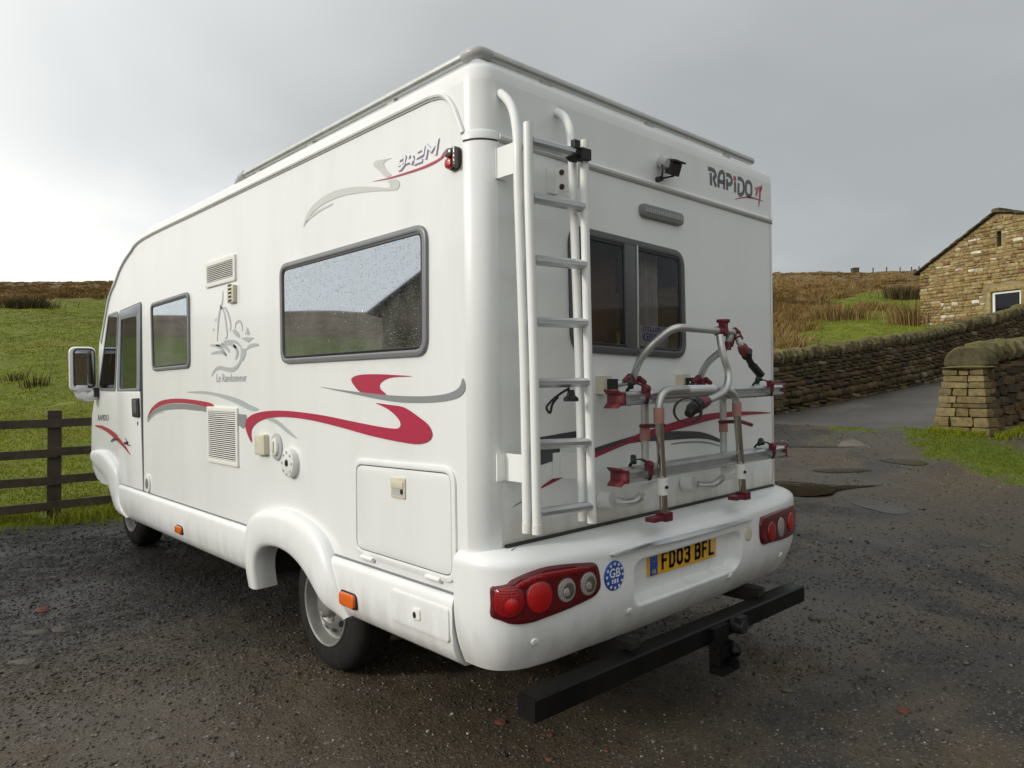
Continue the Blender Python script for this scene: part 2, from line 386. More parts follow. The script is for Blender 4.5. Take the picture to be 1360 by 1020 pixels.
def raw(name, V, F, m, kd=None, sm=0, attrs=None, parent=None):
    """numpy verts (n,3), faces (m,k) -> object"""
    V = np.asarray(V, np.float32); F = np.asarray(F, np.int32); k = F.shape[1]
    if parent: o0 = ORG[parent.name]; V = V - np.array(o0, np.float32)
    me = bpy.data.meshes.new(name); me.vertices.add(len(V)); me.vertices.foreach_set('co', V.ravel())
    me.loops.add(F.size); me.loops.foreach_set('vertex_index', F.ravel())
    me.polygons.add(len(F)); me.polygons.foreach_set('loop_start', np.arange(0, F.size, k, dtype=np.int32)); me.polygons.foreach_set('loop_total', np.full(len(F), k, np.int32))
    me.update(calc_edges=True)
    if attrs:
        for an, av in attrs.items():
            at = me.attributes.new(an, 'FLOAT', 'POINT'); at.data.foreach_set('value', np.asarray(av, np.float32))
    me.materials.append(m)
    if sm: me.polygons.foreach_set('use_smooth', np.ones(len(F), bool))
    o = bpy.data.objects.new(name, me); COL.objects.link(o)
    if kd: o['kind'] = kd
    if parent: o.parent = parent
    return o
def text_tris(s, offset=0., shear=0., res=4):
    cu = bpy.data.curves.new('t', 'FONT'); cu.body = s; cu.offset = offset; cu.shear = shear; cu.resolution_u = res
    o = bpy.data.objects.new('t', cu); COL.objects.link(o); bpy.context.view_layer.update()
    me = bpy.data.meshes.new_from_object(o.evaluated_get(bpy.context.evaluated_depsgraph_get()))
    v = [(p.co.x, p.co.y) for p in me.vertices]; f = [tuple(p.vertices) for p in me.polygons]
    bpy.data.objects.remove(o); bpy.data.curves.remove(cu); bpy.data.meshes.remove(me)
    xs = [p[0] for p in v]; ys = [p[1] for p in v]; x0, x1, y0, y1 = min(xs), max(xs), min(ys), max(ys)
    return [((x-x0)/(x1-x0), (y-y0)/(y1-y0)) for x, y in v], f
def quad_map(v, bl, br, tr, tl):
    out = []
    for a, b in v:
        lo = (bl[0]+(br[0]-bl[0])*a, bl[1]+(br[1]-bl[1])*a); hi = (tl[0]+(tr[0]-tl[0])*a, tl[1]+(tr[1]-tl[1])*a)
        out.append((lo[0]+(hi[0]-lo[0])*b, lo[1]+(hi[1]-lo[1])*b))
    return out
def flat_text(name, s, q, frame, d, m, parent, offset=0., shear=0., label=None):
    v, f = text_tris(s, offset, shear); p = quad_map(v, *q); mb = MB(); mb.add([frame(a, b, d) for a, b in p], f)
    return obj(name, mb, m, parent, 0, label, recalc=False)
def decal(name, pts, frame, d, m, parent, sm_=True, label=None):
    if sm_: pts = smooth([p[:2] for p in pts], True, 4)
    mb = MB(); mb.add([frame(p[0], p[1], d) for p in pts], tessellate_polygon([[Vector((p[0], p[1], 0)) for p in pts]]))
    return obj(name, mb, m, parent, 0, label, recalc=False)
def stroke(mb, pts, w, frame, d, taper=True):
    P = [Vector(p[:2]) for p in smooth([q[:2] for q in pts], False, 5)]; n = len(P); L = []; Rr = []
    for i in range(n):
        t = (P[min(i+1,n-1)]-P[max(i-1,0)]); 
        if t.length < 1e-9: t = Vector((1,0))
        t.normalize(); k = w/2*(math.sin(PI*(.12+.76*i/(n-1))) if taper else 1.); nn = Vector((-t.y, t.x))*k
        L.append(P[i]+nn); Rr.append(P[i]-nn)
    mb.grid([[frame(a.x, a.y, d), frame(b.x, b.y, d)] for a, b in zip(L, Rr)]); return mb

W = 2.27
_BA, _BB, _BY, _BP = W/2+.03, .36, .14, 3.6
def _plan(th, i):
    c = math.cos(th); s = math.sin(th)
    return W/2-(_BA-i)*math.copysign(abs(c)**(2/_BP), c), _BY-(_BB-i)*abs(s)**(2/_BP)
_TH = [math.pi*k/2000 for k in range(2001)]
_PP = [_plan(t, 0) for t in _TH]
_SS = [0.]
for _k in range(1, 2001): _SS.append(_SS[-1]+math.hypot(_PP[_k][0]-_PP[_k-1][0], _PP[_k][1]-_PP[_k-1][1]))
BUMP_LEN = _SS[-1]
def bump_s(s, z):
    th = float(np.interp(s, _SS, _TH)); t = max(0., (.66-z)/.26); q = max(0., (z-.775)/.061); e = min(1., max(0., (min(s, BUMP_LEN-s)-.10)/.55))
    i = .20*t**2.4*(.26+.30*e*e*(3-2*e))+.06*q**3
    x, y = _plan(th, i); return (x, y, z)

def _sst(a, b, x):
    t = np.clip((x-a)/(b-a), 0, 1); return t*t*(3-2*t)
def uv_of(x, y):
    dx = np.asarray(x, float)+1.6804; dy = np.asarray(y, float)+1.9284
    return dx*0.72563-dy*0.68809, dx*0.68809+dy*0.72563
def xy_of(u, v):
    return -1.6804+u*0.72563+v*0.68809, -1.9284-u*0.68809+v*0.72563
def ground_h(x, y):
    u, v = uv_of(x, y)
    front = np.interp(v, [-300,8,9,10.5,12.4,16,19,21,26,36,45,70,100,150,220,262,300,420], [0,0,.03,.17,.42,.66,.96,1.35,2.65,4.2,5.6,9.6,14.2,22.2,33.2,39.4,40.,30.])
    front = front+.06*np.clip(u-6, 0, 40)*_sst(9, 13, v)*(1-_sst(24, 48, v))
    r = np.hypot(u, v); ph = np.abs(np.arctan2(u, v))
    side = np.interp(r, [0,14,40,160,260,420], [0,0,1.8,17.5,20,8])
    w = _sst(0.72, 1.25, ph)
    return front*(1-w)+side*w

# ---------------------------------------------------------------- the motorhome
MH = thing('motorhome', 'white motorhome with red and grey swooshes, rear ladder and bicycle rack', 'motorhome', (W/2, 3.0, 0.0))
EDGE = [(3.80,2.55),(4.15,2.487),(4.40,2.40),(4.58,2.29),(4.77,2.17),(5.03,1.81),(5.14,1.41),(5.28,1.18),(5.32,.875),(5.29,.70),(5.16,.62)]
BW = [p[:2] for p in [(1.548,2.047),(0.3595,2.064),(0.3125,1.95),(0.3292,1.623),(0.3752,1.559),(1.52,1.565),(1.552,1.612)]]
big_out = rnd([(1.568,2.066),(0.3051,2.071),(0.3135,1.553),(1.567,1.552)], .075)
small_out = rnd([(3.652,2.048),(2.88,2.06),(2.883,1.561),(3.63,1.553)], .06)
door_win = rnd([(4.407,1.981),(3.991,1.981),(4.017,1.43),(4.476,1.423)], .03)
quarter = rnd([(4.772,2.033),(4.507,2.04),(4.629,1.427),(5.104,1.431)], .03)
rear_out = rnd([(0.4642,2.082),(1.29,2.062),(1.3,1.546),(0.4732,1.566)], .085)
wall = [(.085,.60),(5.10,.60)]+EDGE[::-1]+[(.085,2.55)]
holes = [inset(ccw(big_out), .02), inset(ccw(small_out), .018), door_win, quarter]
obj('side_wall', MB().prism(wall, FL, -.025, 0, 0, holes, True), M['paint'], MH, 20, 'white left side with red and grey swooshes')
FRt = lambda a, b, d: (W+d, a, b)
far_win = rnd(rect(.35,1.55,1.6,2.06), .07); far_q = rnd([(4.45,1.42),(5.02,1.42),(4.72,2.05),(4.45,2.05)], .03)
obj('side_wall', MB().prism(wall, FRt, -.025, 0, 0, [far_win, far_q], True), M['paint'], MH, 20)
obj('rear_panel', MB().prism(rect(.086,.80,W-.086,2.345), FR, -.02, 0, 0, [inset(ccw(rear_out), .02)], True), M['paint_rear'], MH, 20)
obj('rear_upper_panel', MB().prism(rect(.086,2.345,W-.086,2.552), FR, -.02, .001, 0, (), True), M['gel'], MH, 20)
def arc(cx, cy, r, a0, a1, n=10): return [(cx+r*math.cos(a0+(a1-a0)*k/n), cy+r*math.sin(a0+(a1-a0)*k/n)) for k in range(n+1)]
for side in (0, 1):
    pl = arc(.088,.088,.088,PI,1.5*PI) if side == 0 else arc(W-.088,.088,.088,1.5*PI,2*PI)
    obj('corner_post', MB().grid([[(x,y,z) for x,y in pl] for z in (.60,2.0,2.552)]), M['paint'], MH)
    c = (.088 if side == 0 else W-.088, .088)
    pr = [(c[0]+(x-c[0])*k, c[1]+(y-c[1])*k) for k in (1.055,) for x, y in pl]
    rows = []
    for z, k in ((.835,1.0),(.838,1.025),(2.325,1.025),(2.33,1.0)): rows.append([(c[0]+(x-c[0])*k, c[1]+(y-c[1])*k, z) for x, y in pl])
    obj('corner_trim', MB().grid(rows), M['gel'], MH)
    rows = [[(c[0]+(x-c[0])*k, c[1]+(y-c[1])*k, z) for x, y in pl] for z, k in ((2.332,1.0),(2.334,1.06),(2.360,1.06),(2.368,1.0))]
    obj('corner_collar', MB().grid(rows), M['gel'], MH)
    obj('seam', MB().grid([[(c[0]+(x-c[0])*1.03, c[1]+(y-c[1])*1.03, z) for x, y in pl] for z in (2.328,2.3335)]), M['seam'], MH)
# roof with its rounded rim, then the nose
SL = [0,.004,.012,.03,.06,.12,.3,.7,W/2]
SX = SL+[W-s for s in SL[:-1]][::-1]
def qf(s, R, n=3.): return (1-(1-min(s/R, 1))**n)**(1/n)
rings = []
for s in SL:
    r = max(.088-s, .0005); c = .088 if s < .088 else s+.0005
    ring = [(s,3.8),(s,2.6),(s,1.3),(s,max(c,.3))]+arc(c,c,r,PI,1.5*PI,8)
    if s < W/2-.01: ring += [(W*.35,s),(W*.65,s)]+arc(W-c,c,r,1.5*PI,2*PI,8)+[(W-s,max(c,.3)),(W-s,1.3),(W-s,2.6),(W-s,3.8)]
    else: ring += [(W/2,s)]*2+[(W/2,s)]*9+[(W/2,max(c,.3)),(W/2,1.3),(W/2,2.6),(W/2,3.8)]
    rings.append([(x,y,2.55+.09*qf(s,.12)) for x,y in ring])
obj('roof', MB().grid(rings), M['gel'], MH, 50)
DISP = [(0,.09,.12),(.05,.12,.16),(.12,.145,.22),(.2,.14,.28),(.28,.125,.34),(.40,.06,.4),(.50,.02,.4),(.52,0,.4),(.52,0,.4),(.50,0,.4),(.40,0,.4)]
rows = []
for (ye, ze), (dy, dz, Rr_) in zip(EDGE, DISP):
    rows.append([(x, ye+dy*qf(min(x, W-x), Rr_, 2.2 if Rr_ > .13 else 3), ze+dz*qf(min(x, W-x), Rr_, 2.2 if Rr_ > .13 else 3)) for x in SX])
shell = MB(); screen = MB()
nv = len(SX)
allv = [p for r in rows for p in r]
for i in range(len(rows)-1):
    for j in range(nv-1):
        f = (i*nv+j, i*nv+j+1, (i+1)*nv+j+1, (i+1)*nv+j)
        tgt = screen if (3 <= i < 6 and SX[j] >= .06 and SX[j+1] <= W-.06+1e-6) else shell
        tgt.add([allv[k] for k in f], [(0,1,2,3)])
obj('nose', shell, M['gel'], MH, 50); obj('windscreen', screen, M['cpane'], MH, 50)
# gutter moulding
gp = [(5.02,1.83),(4.77,2.175),(4.58,2.295),(4.40,2.405),(4.15,2.49),(3.81,2.55),(2.6,2.551),(1.4,2.55),(.40,2.55),(.27,2.547),(.196,2.53),(.145,2.48),(.115,2.425),(.085,2.36)]
gs = smooth(gp, False, 4)
obj('gutter', MB().tube([(-.004,a,b) for a,b in gs], .010, 8), M['gel'], MH)
obj('gutter_seal', MB().tube([(-.001,a-.002,b-.013) for a,b in gs[:-2]], .0045, 6), M['trimgrey'], MH)
obj('rear_moulding', MB().tube([(.09,-.005,2.345),(W*.5,-.005,2.345),(W-.09,-.005,2.345)], .012, 8), M['gel'], MH)
obj('moulding_seal', MB().tube([(.10,-.003,2.331),(W-.09,-.003,2.331)], .004, 6), M['trimgrey'], MH)
# roof rails
obj('roof_rail', MB().tube([(.085,.05,2.662),(W-.2,.05,2.668)], .021, 12), M['alu_dull'], MH)
obj('roof_rail', MB().tube([(.035,.10,2.658),(.035,2.1,2.650)], .019, 12), M['alu_dull'], MH)
obj('rail_corner', MB().tube(smooth([(.034,.115,2.657),(.034,.075,2.660),(.050,.051,2.661),(.10,.05,2.662)],False,4), .0225, 14), M['trimgrey'], MH)
obj('rail_end', MB().tube([(.036,2.08,2.651),(.036,2.13,2.648),(.037,2.2,2.62)], [.023,.024,.018], 12), M['trimgrey'], MH)
for x in (.4,1.1,1.8): obj('rail_foot', MB().box((x,.055,2.636),(.05,.03,.03)), M['trimgrey'], MH)
for y in (.6,1.3,1.9): obj('rail_foot', MB().box((.045,y,2.628),(.03,.05,.03)), M['trimgrey'], MH)
# floor, chassis, inside
obj('underbody', MB().box((W/2,2.7,.63),(W-.1,5.0,.04)), M['chassis'], MH)
for x in (.62,W-.62): obj('chassis_rail', MB().box((x,2.6,.50),(.09,5.0,.20)), M['chassis'], MH)
obj('axle', MB().tube([(.3,1.335,.335),(W-.3,1.335,.335)], .05, 10), M['chassis'], MH)
obj('spare_tank', MB().box((W/2,2.9,.47),(.7,1.1,.28)), M['chassis'], MH)
obj('interior_floor', MB().box((W/2,2.6,.72),(W-.1,5.0,.02)), M['inside'], MH)
obj('interior_lining', MB().box((W-.05,2.7,1.6),(.02,2.0,1.7)), M['inside'], MH)
fw_ = obj('window', MB().prism(inset(ccw(far_win),-.02), FRt, -.01, .016, .006, [inset(ccw(far_win),.012)]), M['frame'], MH, 40); obj('pane', MB().prism(inset(ccw(far_win),.01), FRt, .003, .004, 0), M['fpane'], fw_, 0)
fw_ = obj('quarter_light', MB().prism(inset(ccw(far_q),-.02), FRt, 0, .006, .002, [far_q]), M['frame'], MH, 40); obj('pane', MB().prism(inset(ccw(far_q),-.004), FRt, .001, .002, 0), M['cpane'], fw_, 0)
obj('front_bumper', MB().box((W/2,5.55,.52),(W-.7,.42,.30)), M['gel'], MH, 20)
obj('cupboard', MB().box((.86,.42,1.50),(.26,.5,1.5)), M['cabinet'], MH)
obj('cupboard', MB().box((1.02,1.2,1.30),(.5,.06,1.1)), M['cabinet'], MH)
obj('cupboard', MB().box((1.7,1.5,2.25),(.8,2.4,.35)), M['cabinet'], MH)
obj('partition', MB().box((W/2,3.1,1.6),(1.3,.04,1.7)), M['inside'], MH)
for y in (4.15,): 
    for x in (.55,W-.55):
        obj('cab_seat', MB().box((x,y,1.1),(.5,.5,.25)).box((x,y-.28,1.45),(.48,.14,.7),Matrix.Rotation(.12,3,'X')).box((x,y-.34,1.9),(.26,.1,.2)), M['seat'], MH)
def cloth(mb, frame_fn, a0, a1, z0, z1, amp, n=40, ph=0.):
    rows = []
    for k in range(n+1):
        a = a0+(a1-a0)*k/n; rows.append([frame_fn(a, z0, amp*math.sin(k*1.1+ph)*1.0), frame_fn(a-.0*k, (z0+z1)/2, amp*math.sin(k*1.1+ph)*.8), frame_fn(a, z1, amp*math.sin(k*1.1+ph)*.6)])
    return mb.grid(rows)
obj('curtain', cloth(MB(), lambda a,b,d: (a,.09+d,b), 1.06,1.20,1.50,2.12,.014), M['curtain'], MH, 80)
obj('curtain', cloth(MB(), lambda a,b,d: (.08+d,a,b), .30,.52,1.50,2.1,.014), M['curtain'], MH, 80)
obj('curtain', cloth(MB(), lambda a,b,d: (.08+d,a,b), 1.40,1.60,1.50,2.1,.014), M['curtain'], MH, 80)

# windows
def window(outline, frame, mframe, mpane, rimw=.027, proud=.015, mull=None, label=None, dark_edge=True):
    o = ccw(outline)
    w = obj('window', MB().prism(o, frame, -.012, proud, .006, [inset(o, rimw)]), mframe, MH, 40, label)
    inner = inset(o, rimw-.004)
    obj('pane', MB().prism(inner, frame, .005, .007, 0), mpane, w, 0)
    obj('seal', MB().prism(inset(o, rimw-.006), frame, -.004, .011, .002, [inset(o, rimw+.012)]), M['blackp'], w, 40)
    return w
window(big_out, FL, M['frame'], M['pane'], label='large dark tinted side window speckled with rain')
window(small_out, FL, M['frame'], M['pane'], .024, label='small upright tinted side window with grey frame')
rw = window(rear_out, FR, M['frame_dark'], M['rpane'], .034, label='sliding rear window with a central mullion')
mu = [p for p in [(0.8193,2.046),(0.8987,2.042),(0.901,1.586),(0.8265,1.588)]]
obj('mullion', MB().prism(mu, FR, -.02, .016, .004), M['frame_dark'], rw)
m0 = (mu[0][0]+mu[1][0])/2
obj('mullion_lip', MB().prism(rect(m0+.045,mu[3][1],m0+.054,mu[0][1]), FR, .0, .020, .002), M['alu_dull'], rw)
# cab door and quarter light
dtl, dtr, dbr, dbl = [p[:2] for p in [(4.452,2.051),(3.893,2.075),(3.903,0.6533),(4.522,0.6386)]]
gl_, gr_ = [p[:2] for p in [(4.552,1.406),(3.942,1.408)]]
do = [(dtl[0]+.01,dtl[1]),(dtr[0]+.0,dtr[1]),(dbr[0],dbr[1]),(dbl[0]+.03,dbl[1])]
door_o = rnd([dtl, dtr, dbr, dbl, gl_], .03)
obj('door_gap', MB().prism(inset(ccw(door_o), -.008), FL, 0, .0015, 0, [inset(ccw(door_win), -.01)]), M['seam'], MH, 0)
low_o = rnd([(gl_[0],gl_[1]-.002),(gr_[0],gr_[1]-.002),dbr,dbl], .02)
dr = obj('cab_door', MB().prism(low_o, FL, 0, .007, .003), M['gel'], MH, 40, 'white cab door with a grey window surround')
up_o = rnd([dtl, dtr, gr_, gl_], .03)
obj('window_surround', MB().prism(up_o, FL, 0, .009, .003, [door_win]), M['doorgrey'], dr, 40)
obj('pane', MB().prism(inset(ccw(door_win), -.004), FL, .001, .002, 0), M['cpane'], dr, 0)
obj('handle', MB().prism(rnd([(4.107,1.351),(3.948,1.356),(3.937,1.208),(4.095,1.209)],.015), FL, .006, .022, .005), M['blackp'], dr)
obj('handle_grip', MB().prism(rnd([(4.071,1.336),(3.979,1.339),(3.972,1.236),(4.063,1.238)],.01), FL, .02, .026, .003), M['frame_dark'], dr)
obj('lock', MB().prism(ell(*[[(3.999,1.161)]][0][0], .010,.016,12), FL, .006, .011, .002), M['blackp'], dr)
q = ccw(quarter)
qw = obj('quarter_light', MB().prism(inset(q,-.022), FL, 0, .006, .002, [q]), M['frame'], MH, 40)
obj('pane', MB().prism(inset(q,-.004), FL, .001, .002, 0), M['cpane'], qw, 0)
flat_text('lettering', 'RAPIDO', [(5.175,1.146),(4.825,1.155),(4.83,1.205),(5.172,1.198)], FL, .002, M['dark'], MH, shear=.2)
decal('swoosh', [(5.226,1.103),(4.972,1.104),(4.712,1.075),(4.523,1.031),(4.337,0.972),(4.191,0.9018),(4.371,0.9524),(4.573,0.9986),(4.809,1.048),(5.051,1.08),(5.211,1.089)], FL, .0078, M['red'], MH)
mb = MB(); stroke(mb, [(4.753,0.981),(4.665,1.006),(4.566,1.011),(4.518,0.9996)], .02, FL, .0085); stroke(mb, [(4.334,1.033),(4.289,1.008),(4.257,0.9959),(4.362,0.9921),(4.194,0.9783)], .018, FL, .0085)
obj('pinstripe', mb, M['dark'], MH, 0)
obj('filler_cap', MB().prism(ell(*[[(3.79,0.7219)]][0][0], .055,.07,24), FL, 0, .012, .004), M['vent'], MH)
obj('filler_lock', MB().prism(ell(*[[(3.784,0.7224)]][0][0], .03,.04,16), FL, .011, .016, .002), M['frame'], MH)

# side skirts and wheel arch flares
SK = [(.004,.650),(-.012,.648),(-.024,.638),(-.030,.615),(-.031,.52),(-.024,.45),(-.006,.405),(.03,.378),(.10,.370)]
def skirt(y0, y1, mirror=False):
    f = (lambda x: W-x) if mirror else (lambda x: x)
    rows = [[(f(x), y, z) for x, z in SK] for y in np.linspace(y0, y1, 6)]
    mb = MB().grid(rows)
    for y in (y0, y1): mb.add([(f(x), y, z) for x, z in SK], [tuple(range(len(SK)))])
    return mb
for a, b in ((.150,1.05),(1.95,4.56)):
    s = obj('side_skirt', skirt(a, b), M['gel'], MH)
    obj('skirt_seal', MB().box((-.003,(a+b)/2,.654),(.012,b-a,.006)), M['frame'], s)
    obj('side_skirt', skirt(a, b, True), M['gel'], MH)
obj('side_skirt', skirt(1.04, 1.96, True), M['gel'], MH)
lk = rnd([(0.6523,0.599),(0.089,0.6099),(0.0691,0.4657),(0.6352,0.4648)], .02)
lz = [(max(.17,p[0]), max(.50,p[1])) for p in lk]
obj('skirt_locker', MB().prism(rnd(rect(.165,.475,.545,.605),.02), FL, .028, .0365, .004), M['gel'], MH)
lc = [(0.3938,0.5588),(0.3389,0.5658),(0.3364,0.5197),(0.3912,0.512)]
lo = obj('locker_catch', MB().prism(rnd(lc,.012), FL, .030, .043, .004), M['vent'], MH)
obj('keyhole', MB().prism(ell(*[[(0.3708,0.5366)]][0][0], .010,.013,12), FL, .042, .0455, .001), M['blackp'], lo)
OO = [(1.91,.352),(1.955,.46),(1.972,.60),(1.915,.715),(1.78,.775),(1.6,.806),(1.42,.806),(1.25,.775),(1.13,.725),(1.055,.65),(1.0,.56),(.955,.47),(.905,.400)]
II = [(1.805,.345),(1.828,.43),(1.822,.505),(1.775,.56),(1.70,.592),(1.58,.607),(1.45,.600),(1.34,.57),(1.25,.525),(1.17,.47),(1.09,.42),(1.02,.396),(.945,.376)]
def flare(O, I, mirror=False, dy=0., amp=1.):
    O = smooth(O, False, 4); I = smooth(I, False, 4); n = len(O); rows = []
    cxm = sum(p[0] for p in I)/n; czm = .34
    for k in range(n):
        f = k/(n-1); b = (1-.55*_sst(.78, 1., f))*amp; o, i = Vector(O[k]), Vector(I[k]); r = []
        for t, x in ((0,.012),(0.0,-.018),(.03,-.036),(.10,-.050),(.28,-.062),(.6,-.066),(.86,-.062),(.96,-.052),(1.0,-.036)):
            p = o+(i-o)*t; r.append((x*b if x < 0 else x, p.x+dy, p.y))
        e = Vector((i.x-cxm, i.y-czm)); 
        for x, g in ((.0,.0),(.03,.003),(.07,.006)): r.append((x, i.x+e.x*g*3+dy, i.y+max(e.y,0)*g*2))
        rows.append([((W-a) if mirror else a, b_, c_) for a, b_, c_ in r])
    return MB().grid(rows)
obj('wheel_arch_flare', flare(OO, II), M['gel'], MH, 60)
FO = [p[:2] for p in [(5.25,0.8806),(5.03,0.8984),(4.846,0.887),(4.642,0.8314),(4.531,0.7777),(4.48,0.6848),(4.445,0.5598),(4.369,0.4607),(4.279,0.4042)]]
FI = [p[:2] for p in [(5.231,0.7778),(5.119,0.739),(5.017,0.7133),(4.871,0.6839),(4.74,0.6198),(4.643,0.5343),(4.547,0.4649),(4.439,0.4227),(4.312,0.4037)]]
obj('wheel_arch_flare', flare(FO, FI, amp=.75), M['gel'], MH, 60)
obj('wheel_arch_liner', MB().box((.50,1.36,.55),(.02,1.0,.40)).box((.33,1.89,.52),(.50,.02,.27)).box((.33,.86,.53),(.50,.02,.25)), M['chassis'], MH)
for px in ((238,703),): pass
for c, s_, x_ in (([(3.044,0.4875)], (.055,.024), .030), ([(0.8857,0.484)], (.062,.030), .032)):
    a, b = c[0]
    ml = obj('side_marker', MB().prism(rnd(rect(a-s_[0]-.006,b-s_[1]-.006,a+s_[0]+.006,b+s_[1]+.006),.022), FL, x_-.01, x_+.004, .002), M['blackp'], MH)
    obj('lens', MB().prism(rnd(rect(a-s_[0],b-s_[1],a+s_[0],b+s_[1]),.02), FL, x_, x_+.017, .007), M['amber'], ml)
# wheels
def wheel(x, y, flip=False):
    s = -1 if not flip else 1            # outer face looks towards s*x
    T = MB().lathe([(.20,.0),(.215,.004),(.245,.004),(.285,.000),(.312,-.012),(.328,-.03),(.334,-.045),(.334,-.068),(.326,-.07),(.326,-.078),(.334,-.08),(.335,-.10),(.327,-.102),(.327,-.112),(.335,-.114),(.335,-.135),(.327,-.137),(.327,-.146),(.334,-.148),(.333,-.17),(.325,-.19),(.30,-.205),(.2,-.21)], (x,y,.335), (s,0,0), 48, False)
    w = obj('wheel', T, M['tyre'], MH, 35)
    obj('rim', MB().lathe([(.204,.002),(.207,.006),(.203,.010),(.194,.006),(.186,-.012),(.180,-.045),(.168,-.050),(.150,-.038),(.118,-.018),(.095,-.012),(.085,-.020),(.074,-.022),(.066,-.010),(.060,.004),(.045,.014),(.0,.016)], (x,y,.335), (s,0,0), 48, False), M['rim'], w, 40)
    for k in range(10):
        a = 2*PI*k/10; c = Vector((x+s*(-.026), y+.134*math.cos(a), .335+.134*math.sin(a)))
        e1 = Vector((s*.45,-math.cos(a),-math.sin(a))).normalized(); e2 = Vector((0,-math.sin(a),math.cos(a)))
        nn = e1.cross(e2); pts = [c+e1*.013*math.cos(t)+e2*.022*math.sin(t) for t in [2*PI*j/12 for j in range(12)]]
        off = Vector((s*.004,0,0)); obj('rim_slot', MB().add([p+off for p in pts],[tuple(range(12))]), M['blackp'], w, 0)
    for k in range(5):
        a = 2*PI*k/5+.3; obj('lug_nut', MB().lathe([(.011,-.01),(.011,.012),(.007,.016),(0,.016)], (x+s*(-.018), y+.082*math.cos(a), .335+.082*math.sin(a)), (s,0,0), 6), M['rim'], w)
    return w
wheel(.10, 1.335); wheel(.25, 5.14); wheel(W-.10, 1.335, True); wheel(W-.20, 5.10, True)

# rear bumper with the recess for the plate
RECS = [(0.83,0.7794),(0.8483,0.6667),(0.8756,0.6032),(1.003,0.5683),(1.323,0.5395),(1.468,0.5617),(1.587,0.6309),(1.66,0.7492)]
rs0 = min(p[0] for p in RECS); rs1 = max(p[0] for p in RECS); rz0 = min(p[1] for p in RECS)
rz0 = max(rz0, .5)
def in_rec(s, z):
    # rounded box distance, top open under the chrome strip
    cxr, hx = (rs0+rs1)/2, (rs1-rs0)/2; czr, hz = (rz0+.735)/2, (.735-rz0)/2; r = .06
    qx = abs(s-cxr)-hx+r; qz = abs(z-czr)-hz+r
    d = math.hypot(max(qx,0), max(qz,0))+min(max(qx,qz),0)-r
    return float(_sst(.0, .028, -d))
zl = [.40,.405,.415,.428,.44,.455,.47,.485]+list(np.linspace(.50,.78,46))+[.79,.80,.81,.818,.824,.828,.832,.836]
sl_ = np.linspace(0, BUMP_LEN, 300); rows = []
for z in zl:
    r = []
    for s in sl_:
        p = bump_s(s, z); k = in_rec(s, z); r.append((p[0], p[1]+.062*k, p[2]))
    rows.append(r)
rows.append([(W/2+(p[0]-W/2)*.93, .02 if abs(p[0]-W/2) < W/2-.09 else p[1]+.03, .8365) for p in rows[-1]])
rows.insert(0, [(W/2+(p[0]-W/2)*.9, p[1]+.14, .405) for p in rows[0]])
obj('rear_bumper', MB().grid(rows), M['gel'], MH, 60)
obj('bumper_gap', MB().box((W/2,-.008,.842),(W-.2,.016,.010)), M['seam'], MH)
def nrm_s(s, z):
    a = Vector(bump_s(s-.004, z)); b = Vector(bump_s(s+.004, z)); c = Vector(bump_s(s, max(z-.004,.401))); d = Vector(bump_s(s, min(z+.004,.835)))
    n = (b-a).cross(d-c).normalized(); return -n if n.y > 0 and abs(n.y) > .3 else n
def patch(name, outline, d0, d1, m, parent, label=None, step=.022, dome=0., rec=False):
    o = ccw([tuple(p[:2]) for p in outline]); o2 = inset(o, .004)
    xs = [p[0] for p in o]; zs = [p[1] for p in o]; pts = [Vector(p) for p in o2]; n = len(pts)
    inn = inset(o, step*.6)
    def inside(p, poly):
        c = False; j = len(poly)-1
        for i in range(len(poly)):
            if (poly[i][1] > p[1]) != (poly[j][1] > p[1]) and p[0] < (poly[j][0]-poly[i][0])*(p[1]-poly[i][1])/(poly[j][1]-poly[i][1])+poly[i][0]: c = not c
            j = i
        return c
    a = min(xs)
    while a < max(xs):
        b = min(zs)
        while b < max(zs):
            if inside((a, b), inn): pts.append(Vector((a, b)))
            b += step
        a += step
    v, e, f, *_ = delaunay_2d_cdt(pts, [(i, (i+1) % n) for i in range(n)], [], 1, 1e-6)
    cs, cz = sum(xs)/len(xs), sum(zs)/len(zs); rx = (max(xs)-min(xs))/2; rz = (max(zs)-min(zs))/2
    def P(s, z, d):
        q = Vector(bump_s(s, z))+nrm_s(s, z)*d
        if rec: q.y += .062*in_rec(s, z)
        return q
    mb = MB(); mb.add([P(p[0], p[1], d1+dome*max(0, 1-((p[0]-cs)/rx)**2-((p[1]-cz)/rz)**2)) for p in v], [tuple(t) for t in f])
    mb.grid([[P(p[0], p[1], d0) for p in o], [P(p[0], p[1], d1-.004) for p in o], [P(p[0], p[1], d1) for p in o2]], closed_v=True)
    return obj(name, mb, m, parent, 50, label)
tl = patch('tail_light', smooth([(0.1824,0.7186),(0.2007,0.725),(0.2379,0.7326),(0.2554,0.7475),(0.3101,0.7683),(0.3831,0.7827),(0.4652,0.7822),(0.5473,0.7746),(0.602,0.7665),(0.6202,0.7434),(0.6294,0.7075),(0.6294,0.6708),(0.602,0.6438),(0.5473,0.6312),(0.4652,0.6165),(0.3831,0.6029),(0.3284,0.5923),(0.2828,0.5899),(0.2463,0.5938),(0.2189,0.6049),(0.1824,0.619),(0.1824,0.6646)], True, 3), .0, .012, M['lens_dark'], MH, 'left tail light cluster with two clear round lenses')
def lens(name, c, rx, rz, m, d=.011, dome=.008, ring=None):
    s, z = c[:2]
    if ring: patch(name, ell(s, z, rx*1.10, rz*1.10, 28), d-.004, d+.0015, ring, tl, step=.02)
    patch(name, ell(s, z, rx, rz, 28), d, d+.004, m, tl, step=.012, dome=dome)
